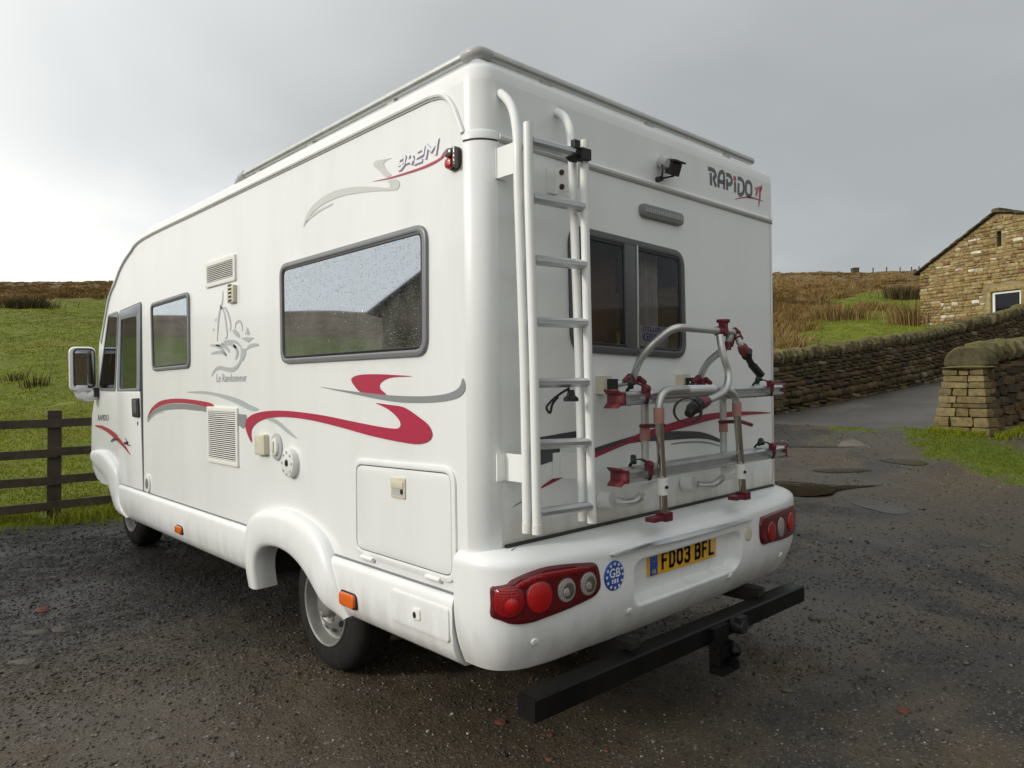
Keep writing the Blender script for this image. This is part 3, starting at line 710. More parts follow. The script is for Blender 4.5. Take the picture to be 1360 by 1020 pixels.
LB = [(0.2463,0.6722),(0.3557,0.6793),(0.4652,0.6892),(0.5655,0.6958),(0.2554,0.6634)]
patch('light_band', smooth([(0.2463,0.711),(0.2828,0.7421),(0.3466,0.7637),(0.4287,0.7696),(0.5473,0.7638),(0.5837,0.7526),(0.5199,0.7438),(0.4196,0.7409),(0.3466,0.7303),(0.2828,0.7141)], True, 3), .008, .0135, M['lens_red2'], tl, step=.02)
lens('lens', LB[0], .056, .056, M['lens_red2'], .0125, .008, M['lens_dark']); lens('lens', LB[4], .026, .028, M['lens_red'], .018)
lens('lens', LB[1], .050, .056, M['lens_red'], .0125, .008, M['lens_dark'])
for b_ in (LB[2], LB[3]):
    lens('lens', b_, .040, .044, M['lens_clear'], .0125, .004, M['lens_dark']); lens('reflector', (b_[0]+.004, b_[1]), .027, .031, M['lens_smoke'], .0172, .003); lens('bulb', (b_[0]-.006, b_[1]-.004), .014, .017, M['lens_clear'], .0215, .004)
tr = patch('tail_light', smooth([(1.842,0.7488),(1.897,0.7668),(2.107,0.7705),(2.317,0.7568),(2.39,0.707),(2.39,0.6535),(2.333,0.6107),(2.153,0.61),(1.961,0.6223),(1.852,0.637)], True, 3), .0, .012, M['lens_dark'], MH, 'right tail light cluster with one clear round lens')
RB = [(2.071,0.6816),(2.225,0.6823),(1.952,0.6768)]
for c, m_, r_ in ((RB[0],'lens_clear',.042),(RB[1],'lens_red',.05),(RB[2],'lens_red2',.045)):
    patch('lens', ell(c[0], c[1], r_, .052, 24), .011, .0165, M[m_], tr, step=.014, dome=.007)
rf = [(1.724,0.7037)]
patch('round_cap', ell(rf[0][0], rf[0][1], .034, .036, 24), .0, .005, M['cream'], MH, step=.015)
for c in [(0.3375,0.5113),(0.8118,0.532),(1.596,0.5206),(2.18,0.5138)]:
    pr_ = patch('parking_sensor', ell(c[0], c[1], .016, .016, 16), .0, .006, M['wplastic'], MH, step=.01, dome=.003)
    patch('sensor_eye', ell(c[0], c[1]-.003, .009, .009, 12), .004, .0095, M['trimgrey'], pr_, step=.006)
gb = [(0.7114,0.6983)]
gs_, gz_ = gb[0]
stk = patch('country_sticker', ell(gs_, gz_, .056, .058, 36), .0, .0045, M['blue'], MH, 'round blue GB sticker ringed with white stars', step=.018)
def on_b(a, b, d): 
    p = Vector(bump_s(a, b))+nrm_s(a, b)*d; return tuple(p)
mb = MB()
for k in range(12):
    a = 2*PI*k/12; c = (gs_+.044*math.cos(a), gz_+.046*math.sin(a)); st = [(c[0]+(.0085 if j % 2 == 0 else .004)*math.sin(PI*j/5), c[1]+(.0085 if j % 2 == 0 else .004)*math.cos(PI*j/5)) for j in range(10)]
    mb.add([on_b(p[0], p[1], .0055) for p in st], [tuple(range(10))])
obj('star_ring', mb, M['whiteprint'], stk, 0)
flat_text('lettering', 'GB', [(gs_-.03,gz_-.006),(gs_+.03,gz_-.006),(gs_+.03,gz_+.03),(gs_-.03,gz_+.03)], on_b, .0058, M['whiteprint'], stk, .02)
mb = MB()
for k, (dx, w_) in enumerate(((-.014,.008),(0,.010),(.014,.008))): mb.add([on_b(gs_+dx+a, gz_-.021+b, .0058) for a, b in ((-w_/2,-.007),(w_/2,-.007),(w_/2,.009),(-w_/2,.009))], [(0,1,2,3)])
obj('emblem', mb, M['whiteprint'], stk, 0)
# chrome strip above the plate
ch0 = [(0.6932,0.7739),(0.8939,0.7777),(1.14,0.7717),(1.432,0.7695),(1.751,0.7716)]
cs0, cs1 = ch0[0][0], ch0[-1][0]; rows = []
for k in range(41):
    f = k/40; s = cs0+(cs1-cs0)*f; zc = float(np.interp(s, [p[0] for p in ch0], [p[1] for p in ch0])); h = .010*math.sin(PI*f)**.6+.002
    rows.append([on_b(s, zc+.005+h*a, d) for a, d in ((-1.0,.0),(-.9,.016),(0,.026),(.8,.014),(1.0,.0))])
obj('chrome_strip', MB().grid(rows), M['chrome'], MH, 25)
# number plate
PQ = [(0.7583,0.6302),(1.28,0.624),(1.282,0.724),(0.7598,0.7341)]
FP = lambda a, b, d: (a, -.164-d, b)
npl = obj('number_plate', MB().prism(rnd(PQ,.008), FP, -.01, .008, .002, (), True), M['plate'], MH, 40, 'yellow number plate reading FD03 BFL')
def pq(u, v): 
    bl, br, tr_, tl_ = [Vector(p[:2]) for p in PQ]; lo_ = bl+(br-bl)*u; hi = tl_+(tr_-tl_)*u; return tuple(lo_+(hi-lo_)*v)
obj('plate_band', MB().prism([pq(.004,.03),pq(.105,.03),pq(.105,.97),pq(.004,.97)], FP, .007, .0095, .0005), M['blue'], npl, 30)
flat_text('lettering', 'GB', [pq(.03,.10),pq(.08,.10),pq(.08,.27),pq(.03,.27)], FP, .0100, M['goldprint'], npl, .02)
mb = MB()
for k in range(12):
    a = 2*PI*k/12; u0, v0 = .055+.025*math.cos(a), .68+.115*math.sin(a); mb.add([FP(*pq(u0+du, v0+dv), .0100) for du, dv in ((-.004,0),(0,-.018),(.004,0),(0,.018))], [(0,1,2,3)])
obj('star_ring', mb, M['goldprint'], npl, 0)
# condensed plate characters drawn as strokes
GL = {'F':[[(0,0),(0,1),(.9,1)],[(0,.52),(.75,.52)]], 'D':[[(0,0),(0,1),(.6,1),(.95,.75),(.95,.25),(.6,0),(0,0)]], '0':[[(.5,0),(.1,.12),(0,.3),(0,.7),(.1,.88),(.5,1),(.9,.88),(1,.7),(1,.3),(.9,.12),(.5,0)]],
      '3':[[(0,.88),(.25,1),(.75,1),(1,.85),(1,.68),(.8,.54),(.4,.53)],[(.8,.54),(1,.38),(1,.16),(.75,0),(.25,0),(0,.14)]], 'B':[[(0,0),(0,1),(.7,1),(.95,.87),(.95,.65),(.7,.53),(0,.53)],[(.7,.53),(1,.4),(1,.13),(.72,0),(0,0)]], 'L':[[(0,1),(0,0),(.9,0)]]}
def glyph(ch, u0, u1, v0, v1, w, fr, d):
    mb = MB()
    for ln in GL[ch]:
        for (a, b) in zip(ln[:-1], ln[1:]):
            A = Vector((u0+(u1-u0)*a[0], v0+(v1-v0)*a[1])); B = Vector((u0+(u1-u0)*b[0], v0+(v1-v0)*b[1]))
            asp = .52/.111; t = Vector(((B.x-A.x)*asp, B.y-A.y)).normalized(); nn = Vector((-t.y/asp, t.x))*w/2; ex = Vector((t.x/asp, t.y))*w*.42
            mb.add([fr(p.x, p.y, d) for p in (A-ex-nn, B+ex-nn, B+ex+nn, A-ex+nn)], [(0,1,2,3)])
    return mb
fr_ = lambda u, v, d: FP(*pq(u, v), d)
for k, (chh, u0) in enumerate(zip('FD03BFL', (.155,.262,.372,.482,.645,.757,.868))):
    obj('plate_character', glyph(chh, u0+.018, u0+.082, .20, .82, .135, fr_, .0098+.0003*(k % 2)), M['print'], npl, 0)
# towing beam
B0, B1 = Vector((.012,-.25,.340)), Vector((1.985,-.27,.318))
t = (B1-B0).normalized(); ex = t; ey = Vector((-t.y, t.x, 0)).normalized(); ez = ex.cross(ey)
def bar(mb, a, b, w, h):
    rows = []
    for p in (a, b):
        rows.append([p+ey*sx_*(w/2)+ez*sz_*(h/2) for sx_, sz_ in ((-.8,-1),(.8,-1),(1,-.86),(1,.86),(.8,1),(-.8,1),(-1,.86),(-1,-.86))])
    return mb.grid(rows, closed_v=True, cap=True)
tb = obj('towing_beam', bar(MB(), B0+ey*.05, B1+ey*.05, .095, .086), M['blackm'], MH, 20)
obj('end_cap', bar(MB(), B0+ey*.05-ex*.006, B0+ey*.05+ex*.001, .086, .076), M['blackm'], tb, 20)
for x in (.62, W-.62): obj('beam_arm', MB().box((x,.35,.37),(.06,1.1,.07)), M['chassis'], tb)
tbm = B0+(B1-B0)*.565
obj('tow_bracket', MB().box(tbm+Vector((0,-.01,-.01)),(.12,.03,.09)).box(tbm+Vector((-.045,-.02,-.10)),(.02,.05,.12)).box(tbm+Vector((.06,-.02,-.10)),(.02,.05,.12)).box(tbm+Vector((0,-.04,-.14)),(.14,.06,.03)), M['blackm'], tb, 20)
obj('tow_ball', MB().tube([tbm+Vector((.02,-.03,-.14)), tbm+Vector((.02,-.06,-.13)), tbm+Vector((.02,-.075,-.09))], .018, 10).lathe([(0,-.028),(.018,-.022),(.028,0),(.018,.022),(0,.028)], tbm+Vector((.02,-.078,-.06)), (0,0,1), 14), M['blackm'], tb)
obj('tow_socket', MB().lathe([(.0,0),(.035,0),(.038,.03),(.03,.06),(0,.06)], tbm+Vector((.14,.0,.005)), (0,-1,0), 16).box(tbm+Vector((.14,-.04,.03)),(.06,.03,.04)), M['blackp'], tb)
# ---- left side graphics
Z1 = None
decal('swoosh', [(0.8906,1.465),(0.86,1.48),(0.79,1.487),(0.6588,1.486),(0.5448,1.481),(0.4228,1.474),(0.545,1.472),(0.611,1.464),(0.6559,1.445),(0.6544,1.423),(0.6125,1.399),(0.7004,1.399),(0.8086,1.408),(0.8611,1.435)], FL, .0018, M['red'], MH)
decal('swoosh', [(1.177,1.435),(0.9989,1.421),(0.7815,1.407),(0.5841,1.397),(0.4038,1.394),(0.2704,1.398),(0.176,1.41),(0.1243,1.431),(0.1059,1.463),(0.0903,1.435),(0.101,1.41),(0.1385,1.39),(0.2232,1.376),(0.3532,1.369),(0.5106,1.369),(0.681,1.381),(0.8878,1.403),(1.045,1.419)], FL, .0026, M['grey'], MH)
decal('swoosh', [(0.6913,1.363),(0.585,1.357),(0.4839,1.349),(0.3883,1.315),(0.3217,1.284),(0.2961,1.253),(0.3031,1.23),(0.3398,1.212),(0.4079,1.203),(0.5509,1.208),(0.7449,1.222),(1.003,1.249),(1.244,1.27),(1.456,1.279),(1.628,1.277),(1.781,1.262),(1.895,1.233),(1.959,1.191),(1.954,1.126),(2.01,1.17),(2.036,1.216),(2.011,1.255),(1.926,1.284),(1.78,1.303),(1.597,1.311),(1.4,1.309),(1.144,1.298),(0.8909,1.279),(0.6837,1.264),(0.5498,1.259),(0.5128,1.268),(0.5088,1.285),(0.5303,1.306),(0.5855,1.334),(0.6425,1.351)], FL, .0034, M['red'], MH)
decal('swoosh', [(1.775,1.266),(1.658,1.265),(1.542,1.227),(1.412,1.173),(1.514,1.195),(1.629,1.234)], FL, .0018, M['mid'], MH)
decal('swoosh', [(2.97,1.402),(2.699,1.411),(2.41,1.396),(2.148,1.37),(1.974,1.336),(1.859,1.312),(1.959,1.302),(2.113,1.33),(2.333,1.365),(2.572,1.389)], FL, .0018, M['mid'], MH)
decal('swoosh', [(3.791,1.201),(3.711,1.271),(3.537,1.329),(3.32,1.353),(3.067,1.359),(2.789,1.352),(2.533,1.335),(2.534,1.308),(2.834,1.325),(3.118,1.33),(3.374,1.317),(3.595,1.282),(3.724,1.24)], FL, .0026, M['red'], MH)
decal('swoosh', [(3.792,1.182),(3.724,1.233),(3.584,1.279),(3.364,1.314),(3.118,1.326),(2.835,1.322),(2.534,1.305),(2.115,1.281),(2.021,1.272),(2.058,1.2),(2.171,1.222),(2.597,1.277),(2.836,1.286),(3.119,1.288),(3.43,1.271),(3.643,1.239)], FL, .0018, M['grey'], MH)
mb = MB(); stroke(mb, [(3.786,1.175),(3.702,1.215),(3.568,1.25),(3.419,1.262)], .012, FL, .0018); obj('pinstripe', mb, M['mid'], MH, 0)
decal('swoosh', [(0.6869,2.386),(0.6654,2.394),(0.616,2.388),(0.5467,2.378),(0.5892,2.378),(0.6078,2.368),(0.5901,2.34),(0.5536,2.309),(0.5962,2.311),(0.6389,2.344),(0.6771,2.371)], FL, .0018, M['pale'], MH)
decal('swoosh', [(0.701,2.313),(0.5856,2.303),(0.4712,2.298),(0.3534,2.295),(0.2785,2.298),(0.2242,2.304),(0.1973,2.322),(0.1949,2.307),(0.2155,2.296),(0.2696,2.288),(0.3441,2.286),(0.4613,2.29),(0.5751,2.297)], FL, .0026, M['red'], MH)
decal('swoosh', [(0.5805,2.291),(0.5227,2.285),(0.4973,2.269),(0.4977,2.251),(0.5185,2.241),(0.5656,2.247),(0.6851,2.268),(0.8359,2.289),(0.9724,2.3),(1.118,2.295),(1.231,2.271),(1.32,2.221),(1.296,2.265),(1.237,2.303),(1.145,2.327),(1.023,2.337),(0.8838,2.326),(0.7528,2.303),(0.6405,2.276),(0.5737,2.261),(0.5629,2.272)], FL, .0018, M['pale'], MH)
decal('swoosh', [(1.299,2.238),(1.231,2.266),(1.146,2.279),(1.041,2.284),(1.045,2.276),(1.133,2.27),(1.217,2.256)], FL, .0018, M['pale'], MH)
q9 = [p[:2] for p in [(0.5096,2.317),(0.2418,2.317),(0.2407,2.373),(0.5085,2.364)]]
DG = {'9':[[(.92,.44),(.08,.44),(0,.55),(0,.9),(.1,1),(.9,1),(1,.9),(1,.3),(.55,0),(.1,0)]], '4':[[(.15,1),(0,.38),(1.1,.38)],[(.78,.8),(.78,0)]], '2':[[(-.05,1),(1,1),(1,.55),(0,.45),(0,0),(1.05,0)]], 'M':[[(0,0),(0,1),(.5,.5),(1,1),(1,0)]]}
def q9m(u, v):
    bl, br, tr_, tl_ = [Vector(p) for p in q9]; u += .06*(v-.5); a = bl+(br-bl)*u; c = tl_+(tr_-tl_)*u; return a+(c-a)*v
for m_, w_, d_, sh_ in ((M['violet'], .0165, .0020, (-.0030,-.0036)), (M['wdecal'], .0125, .0032, (0,0))):
    mb = MB()
    for chh, u0, u1 in (('9',.04,.19),('4',.27,.43),('2',.50,.66),('M',.74,.98)):
        for k, ln in enumerate(DG[chh]):
            mitre(mb, [q9m(u0+(u1-u0)*a, .08+.84*v)+Vector(sh_) for a, v in ln], w_, FL, d_+.0003*k)
    obj('lettering', mb, m_, MH, 0, None if sh_ == (0,0) else None, recalc=False)
# engraving of a village above its name
D = FL
mb = MB()
def eng(pts, w): stroke(mb, pts, w, FL, .002)
eng([(2.43,1.712),(2.418,1.798),(2.403,1.857),(2.378,1.905),(2.346,1.944),(2.334,2.01)], .022)
eng([(2.376,1.905),(2.306,1.903),(2.261,1.863),(2.226,1.802),(2.236,1.762)], .018)
eng([(2.39,1.931),(2.327,1.884),(2.298,1.824),(2.28,1.74),(2.312,1.723)], .016)
eng([(2.167,1.766),(2.15,1.802),(2.102,1.812),(2.068,1.786),(2.06,1.75)], .014)
eng([(2.459,1.835),(2.441,1.851)], .012); eng([(2.494,1.777),(2.478,1.792)], .012)
eng([(2.542,1.694),(2.42,1.681),(2.346,1.656),(2.295,1.623)], .022); eng([(2.453,1.69),(2.334,1.68),(2.272,1.657),(2.248,1.638)], .022)
eng([(2.372,1.696),(2.251,1.689),(2.18,1.673),(2.147,1.658)], .022); eng([(2.334,1.708),(2.209,1.703),(2.14,1.69),(2.101,1.67)], .018)
eng([(2.533,1.641),(2.422,1.646),(2.347,1.639),(2.291,1.618)], .020); eng([(2.19,1.678),(2.147,1.652),(2.136,1.627),(2.163,1.596)], .03)
eng([(2.016,1.645),(1.968,1.662),(1.904,1.667),(1.846,1.666)], .02); eng([(2.087,1.673),(2.078,1.617),(2.11,1.57),(2.195,1.538),(2.297,1.54),(2.392,1.552),(2.469,1.541),(2.526,1.505)], .026)
obj('engraving', mb, M['mid'], MH, 0, 'pale grey line drawing of a village and fields')
for pl_ in ([(2.203,1.764),(2.163,1.77),(2.118,1.749),(2.094,1.718),(2.133,1.722),(2.178,1.741)], [(2.026,1.732),(1.993,1.771),(1.962,1.726)], [(2.08,1.713),(1.994,1.716),(1.899,1.705),(1.954,1.695),(1.981,1.683),(2.023,1.694)], [(2.078,1.655),(2.025,1.651),(2.016,1.623),(2.06,1.581),(2.098,1.594)]):
    decal('engraving', pl_, FL, .0024, M['mid'], MH, False)
flat_text('lettering', 'Le Randonneur', [p[:2] for p in [(2.454,1.464),(2.01,1.467),(2.009,1.51),(2.453,1.517)]], FL, .002, M['mid'], MH, .01, .1)
# vents and sockets on the left side
def vent(q, n, label, slat_h):
    q = [p[:2] for p in q]; ya = sum(p[0] for p in (q[0], q[3]))/2; yb = sum(p[0] for p in (q[1], q[2]))/2; zt = (q[0][1]+q[1][1])/2; zb = (q[2][1]+q[3][1])/2
    if ya < yb: ya, yb = yb, ya
    o = rect(yb, zb, ya, zt); v = obj('vent', MB().prism(rnd(o,.012), FL, -.004, .012, .004, [inset(o, .028)]), M['vent'], MH, 40, label)
    obj('vent_back', MB().prism(inset(o,.02), FL, -.012, .0015, 0), M['seam'], v, 0)
    hh = (zt-zb-.056)/n; me = None
    for k in range(n):
        z = zb+.028+hh*(k+.5)
        if me is None:
            w2 = (ya-yb)/2-.026
            s = obj('slat', MB().box((0,0,0),(.004,w2*2,hh*.40),Matrix.Rotation(.35,3,'Y')), M['vent'], None, 0); me = s.data; bpy.data.objects.remove(s)
        inst('slat', me, (-.0075,(ya+yb)/2,z), parent=v)
    return v
vent([(2.581,2.198),(2.133,2.206),(2.139,2.05),(2.586,2.044)], 9, 'upper cream vent grille', .01)
vent([(2.6,1.323),(2.131,1.309),(2.132,0.9667),(2.588,0.9769)], 24, 'lower tall cream vent grille', .01)
fo = [p[:2] for p in [(2.225,2.034),(2.134,2.024),(2.138,1.92),(2.229,1.924)]]
fv = obj('flue', MB().prism(rnd(fo,.008), FL, -.002, .022, .005), M['cream'], MH, 40)
for k in range(5):
    a = sum(p[0] for p in fo)/4; b = fo[3][1]+(fo[0][1]-fo[3][1])*(k+.5)/5; obj('flue_hole', MB().prism(rect(a-.022,b-.006,a+.022,b+.006), FL, .02, .0235, 0), M['seam'], fv, 0)
so = obj('socket_cover', MB().prism(rnd([(1.864,1.174),(1.743,1.182),(1.74,1.069),(1.861,1.064)],.014), FL, 0, .030, .008), M['cream'], MH)
a, b = [(1.639,1.121)][0]
wi = obj('water_inlet', MB().prism(ell(a,b,.062,.072,28), FL, 0, .010, .004), M['trimgrey'], MH)
obj('cap', MB().prism(ell(a,b,.036,.046,24), FL, .009, .024, .006), M['wplastic'], wi); obj('lock', MB().prism(rect(a-.008,b-.03,a+.008,b+.03), FL, .022, .030, .003), M['cream'], wi)
a, b = [(1.469,1.05)][0]
wc = obj('water_filler', MB().prism(ell(a,b,.068,.074,28), FL, 0, .034, .008), M['wplastic'], MH)
obj('lock', MB().prism(ell(a,b,.016,.018,12), FL, .033, .038, .002), M['blackp'], wc)
for k in range(8):
    t_ = 2*PI*k/8; obj('grip_rib', MB().prism(ell(a+.052*math.cos(t_), b+.055*math.sin(t_), .008,.008,8), FL, .033, .037, .001), M['trimgrey'], wc)
# garage hatch
ho = rnd([(0.8741,1.108),(0.1921,1.127),(0.1394,1.068),(0.1513,0.6991),(0.1803,0.6784),(0.8753,0.6937)], [.05,.07,.03,.06,.05,.05] if False else .06)
hq = [p[:2] for p in [(0.8757,1.115),(0.1519,1.132),(0.1496,0.6867),(0.8799,0.6892)]]
ho = rnd(hq, [.075]*4, 8)
hi = inset(ccw(ho), .026)
obj('hatch_frame', MB().prism(ho, FL, 0, .009, .005, [hi]), M['gel'], MH)
obj('hatch_seal', MB().prism(hi, FL, 0, .0012, 0), M['seam'], MH, 0)
ht = obj('hatch', MB().prism(inset(hi,.0035), FL, 0, .0065, .004), M['paint'], MH, 40, 'white locker hatch with a cream latch')
lq = [p[:2] for p in [(0.5731,1.056),(0.4682,1.062),(0.4701,0.9749),(0.5711,0.9746)]]
la = obj('latch', MB().prism(rnd(lq,.008), FL, .005, .013, .003), M['cream'], ht)
y0_, y1_ = sorted((lq[0][0], lq[1][0])); z0_, z1_ = lq[3][1], lq[0][1]
obj('latch_recess', MB().prism(rect(y0_+.012,z0_+.012,y1_-.012,z0_+(z1_-z0_)*.48), FL, .012, .0136, 0), M['trimgrey'], la, 0)
obj('latch_paddle', MB().prism(rect(y0_+.01,z0_+(z1_-z0_)*.5,y1_-.01,z1_-.012), FL, .012, .018, .003), M['cream'], la)
obj('keyhole', MB().prism(ell(y0_+.022,z0_+.03,.010,.012,12), FL, .013, .016, .001), M['blackp'], la)
for c in [(0.7615,0.6858),(0.2901,0.6894)]:
    obj('hinge', MB().tube([(-.010,c[0]-.045,c[1]),(-.010,c[0]+.045,c[1])], .010, 10).prism(rect(c[0]-.03,c[1]-.004,c[0]+.03,c[1]+.022), FL, .006, .011, .002), M['gel'], ht)
# corner marker lamp
co = [p[:2] for p in [(0.1709,2.331),(0.0851,2.312),(0.0868,2.222),(0.1726,2.246)]]
cy0, cy1 = min(p[0] for p in co), max(p[0] for p in co); cz0, cz1 = min(p[1] for p in co), max(p[1] for p in co)
cy0 += .012; cy1 -= .006; cz0 += .012; cz1 -= .012
cl_ = obj('clearance_lamp', MB().prism(rnd(rect(cy0,cz0,cy1,cz1),.03), FL, -.01, .016, .004), M['blackp'], MH)
ym = cy0+(cy1-cy0)*.35; zm = cz0+(cz1-cz0)*.52
obj('lens', MB().prism(rnd(rect(ym,zm,cy1-.003,cz1-.004),.02), FL, .014, .034, .010), M['lens_smoke'], cl_)
obj('lens', MB().prism(rnd(rect(ym,cz0+.004,cy1-.003,zm),.02), FL, .014, .035, .010), M['lens_red'], cl_)
obj('lens', MB().prism(rnd(rect(cy0+.004,cz0+.004,ym,cz1-.004),.015), FL, .014, .030, .008), M['lens_smoke'], cl_)
# wing mirror
mc = Vector((-.115,5.17,1.60)); mR = Matrix.Rotation(-.16,3,'Z')
def mirror_case():
    mb = MB(); rows = []
    for d, k, o_ in ((0,1,0),(.015,1.06,0),(.06,1.06,0),(.11,.9,0),(.14,.6,0)):
        rows.append([mc+mR @ Vector((p[0]*k, d, p[1]*k)) for p in rnd(rect(-.095,-.185,.095,.185),.05)])
    return mb.grid(rows, closed_v=True, cap=True)
mi = obj('wing_mirror', mirror_case(), M['gel'], MH, 50)
FM = lambda a, b, d: tuple(mc+mR @ Vector((a,-d,b)))
obj('mirror_bezel', MB().prism(rnd(rect(-.070,-.165,.098,.182),.045), FM, -.01, .006, .003), M['blackp'], mi)
obj('mirror_glass', MB().prism(rnd(rect(-.056,-.150,.086,.168),.035), FM, .004, .007, .001), M['mirror'], mi)
obj('mirror_arm', MB().tube(smooth([(-.01,5.16,1.385),(-.06,5.20,1.36),(-.11,5.22,1.385),(-.115,5.22,1.46)],False,4), [.045]*5+[.055]*5+[.075]*3, 10), M['gel'], mi)
obj('mirror_foot', MB().box((-.015,5.16,1.395),(.05,.09,.08)), M['blackp'], mi)

# ---- rear wall
decal('swoosh', [(0.2789,1.231),(0.4098,1.239),(0.5121,1.244),(0.5071,1.209),(0.4091,1.2),(0.3998,1.137),(0.3466,1.131),(0.2868,1.122)], FR, .0018, M['dark'], MH, False)
decal('swoosh', [(0.2902,1.032),(0.3051,1.044),(0.4071,1.08),(0.4707,1.103),(0.5009,1.103),(0.5095,1.095),(0.481,1.08),(0.3859,1.054)], FR, .0018, M['dred'], MH)
decal('swoosh', [(0.1338,0.9767),(0.1613,0.989),(0.1949,1),(0.1948,0.9935)], FR, .0018, M['grey'], MH, False)
decal('swoosh', [(0.5661,1.159),(0.6309,1.168),(0.7171,1.18),(0.817,1.192),(0.9538,1.206),(1.087,1.207),(1.265,1.2),(1.417,1.188),(1.523,1.167),(1.617,1.137),(1.615,1.122),(1.509,1.144),(1.39,1.156),(1.216,1.162),(1.086,1.165),(0.9531,1.17),(0.8473,1.168),(0.7661,1.162),(0.6305,1.144),(0.5657,1.136)], FR, .0018, M['dark'], MH)
decal('swoosh', [(0.5656,1.133),(0.6306,1.15),(0.7662,1.169),(0.9215,1.207),(1.088,1.23),(1.291,1.258),(1.526,1.274),(1.738,1.275),(1.968,1.267),(2.181,1.252),(1.968,1.251),(1.738,1.249),(1.525,1.24),(1.315,1.218),(1.122,1.2),(0.9533,1.182),(0.8165,1.163),(0.649,1.131),(0.5653,1.116)], FR, .0026, M['dred'], MH)
decal('swoosh', [(1.177,1.146),(1.264,1.148),(1.39,1.143),(1.509,1.131),(1.616,1.107),(1.613,1.101),(1.509,1.122),(1.39,1.135),(1.264,1.14),(1.191,1.14)], FR, .0018, M['grey'], MH)
decal('sticker', [(1.99,1.452),(2.042,1.452),(2.045,1.411),(1.992,1.413)], FR, .0015, M['bluestk'], MH, False)
Q = [p[:2] for p in [(1.541,2.432),(1.981,2.441),(1.985,2.521),(1.537,2.512)]]
LOGO = {'R':[[(-.25,1),(.55,1),(.85,.82),(.85,.66),(.55,.48),(.9,0)],[(.12,.78),(.12,0)]], 'A':[[(0,0),(.05,.6),(.35,1),(.9,1),(.9,0)],[(.1,.42),(.85,.42)]], 'P':[[(.08,0),(.08,.72)],[(-.05,1),(.6,1),(.92,.82),(.92,.6),(.6,.42),(.3,.42)]], 'i':[[(.5,.70),(.5,0)]], 'D':[[(-.05,1),(.6,1),(.95,.75),(.95,.25),(.6,0),(.1,0),(.1,.7)]], 'O':[[(.5,0),(.12,.2),(.05,.55),(.15,.88),(.5,1),(.85,.88),(.95,.55),(.88,.2),(.5,0)]]}
lm = MB()
def ql(u, v): 
    bl, br, tr_, tl_ = [Vector(p) for p in Q]; a = bl+(br-bl)*u; c = tl_+(tr_-tl_)*u; return a+(c-a)*v
for chh, u0, u1 in (('R',.02,.16),('A',.20,.34),('P',.385,.51),('i',.54,.62),('D',.65,.79),('O',.83,.985)):
    for ln in LOGO[chh]: stroke(lm, [ql(u0+(u1-u0)*a, v) for a, v in ln], .021, FR, .002, False)
obj('lettering', lm, M['dark'], MH, 0, 'charcoal RAPIDO lettering')
c_ = ql(.575,.92); obj('letter_dot', MB().prism(rect(c_.x-.013,c_.y-.013,c_.x+.013,c_.y+.013), FR, .0, .0022, 0), M['red'], MH, 0)
decal('emblem', [(1.787,2.398),(1.842,2.418),(1.917,2.436),(1.994,2.445),(2.113,2.441),(1.994,2.435),(1.917,2.428),(1.852,2.414)], FR, .002, M['dred'], MH)
mb = MB()
for pts, w_ in (([(2.004,2.5),(2.024,2.49),(2.026,2.475),(2.012,2.457)],.008),([(2.022,2.507),(2.04,2.494),(2.037,2.477),(2.03,2.454)],.012),([(2.045,2.511),(2.065,2.494),(2.067,2.471),(2.062,2.442),(2.052,2.402)],.02),([(2.089,2.531),(2.084,2.507),(2.07,2.488)],.014),([(2.063,2.519),(2.075,2.51),(2.079,2.501)],.014)): stroke(mb, pts, w_, FR, .0024)
obj('emblem', mb, M['red'], MH, 0, 'small red figures beside the lettering')
# high brake light
bl_ = [p[:2] for p in [(0.9445,2.228),(1.274,2.226),(1.28,2.198),(0.9494,2.192)]]
bx0, bx1 = min(p[0] for p in bl_), max(p[0] for p in bl_); bz = 2.213
hb = obj('brake_light', MB().prism(rnd(rect(bx0,bz-.030,bx1,bz+.030),.029), FR, 0, .022, .008), M['frame'], MH)
for k in range(18):
    x = bx0+.03+(bx1-bx0-.06)*k/17; obj('light_cell', MB().prism(rect(x-.006,bz-.012,x+.006,bz+.010), FR, .0215, .0245, .001), M['lens_clear'], hb)
# work lamp
wp = Vector((1.105,-.04,2.435)); LS_ = .62
wl_ = obj('work_lamp', MB().lathe([(.0,.03),(.030,.03),(.035,.0),(.033,-.02),(.02,-.035),(0,-.035)], wp+Vector((-.005,0,.012)), (.35,.6,.25), 18), M['trimgrey'], MH)
obj('lamp_hood', MB().box(wp+Vector((.022,-.03,.014)),(.085,.07,.008),Matrix.Rotation(.25,3,'X')).box(wp+Vector((.022,-.024,-.018)),(.075,.03,.055),Matrix.Rotation(.35,3,'X')), M['blackp'], wl_)
obj('lamp_bracket', MB().tube(smooth([wp+Vector((-.035,.0,0)), wp+Vector((-.038,-.006,-.04)), wp+Vector((-.02,.014,-.062))],False,4), .0045, 8).tube([wp+Vector((.058,-.02,-.012)), wp+Vector((.04,-.012,-.045)), wp+Vector((-.02,.014,-.062))], .0045, 8).lathe([(.013,0),(.013,.03),(0,.03)], wp+Vector((-.02,.04,-.062)), (0,-1,0), 12), M['blackp'], wl_)
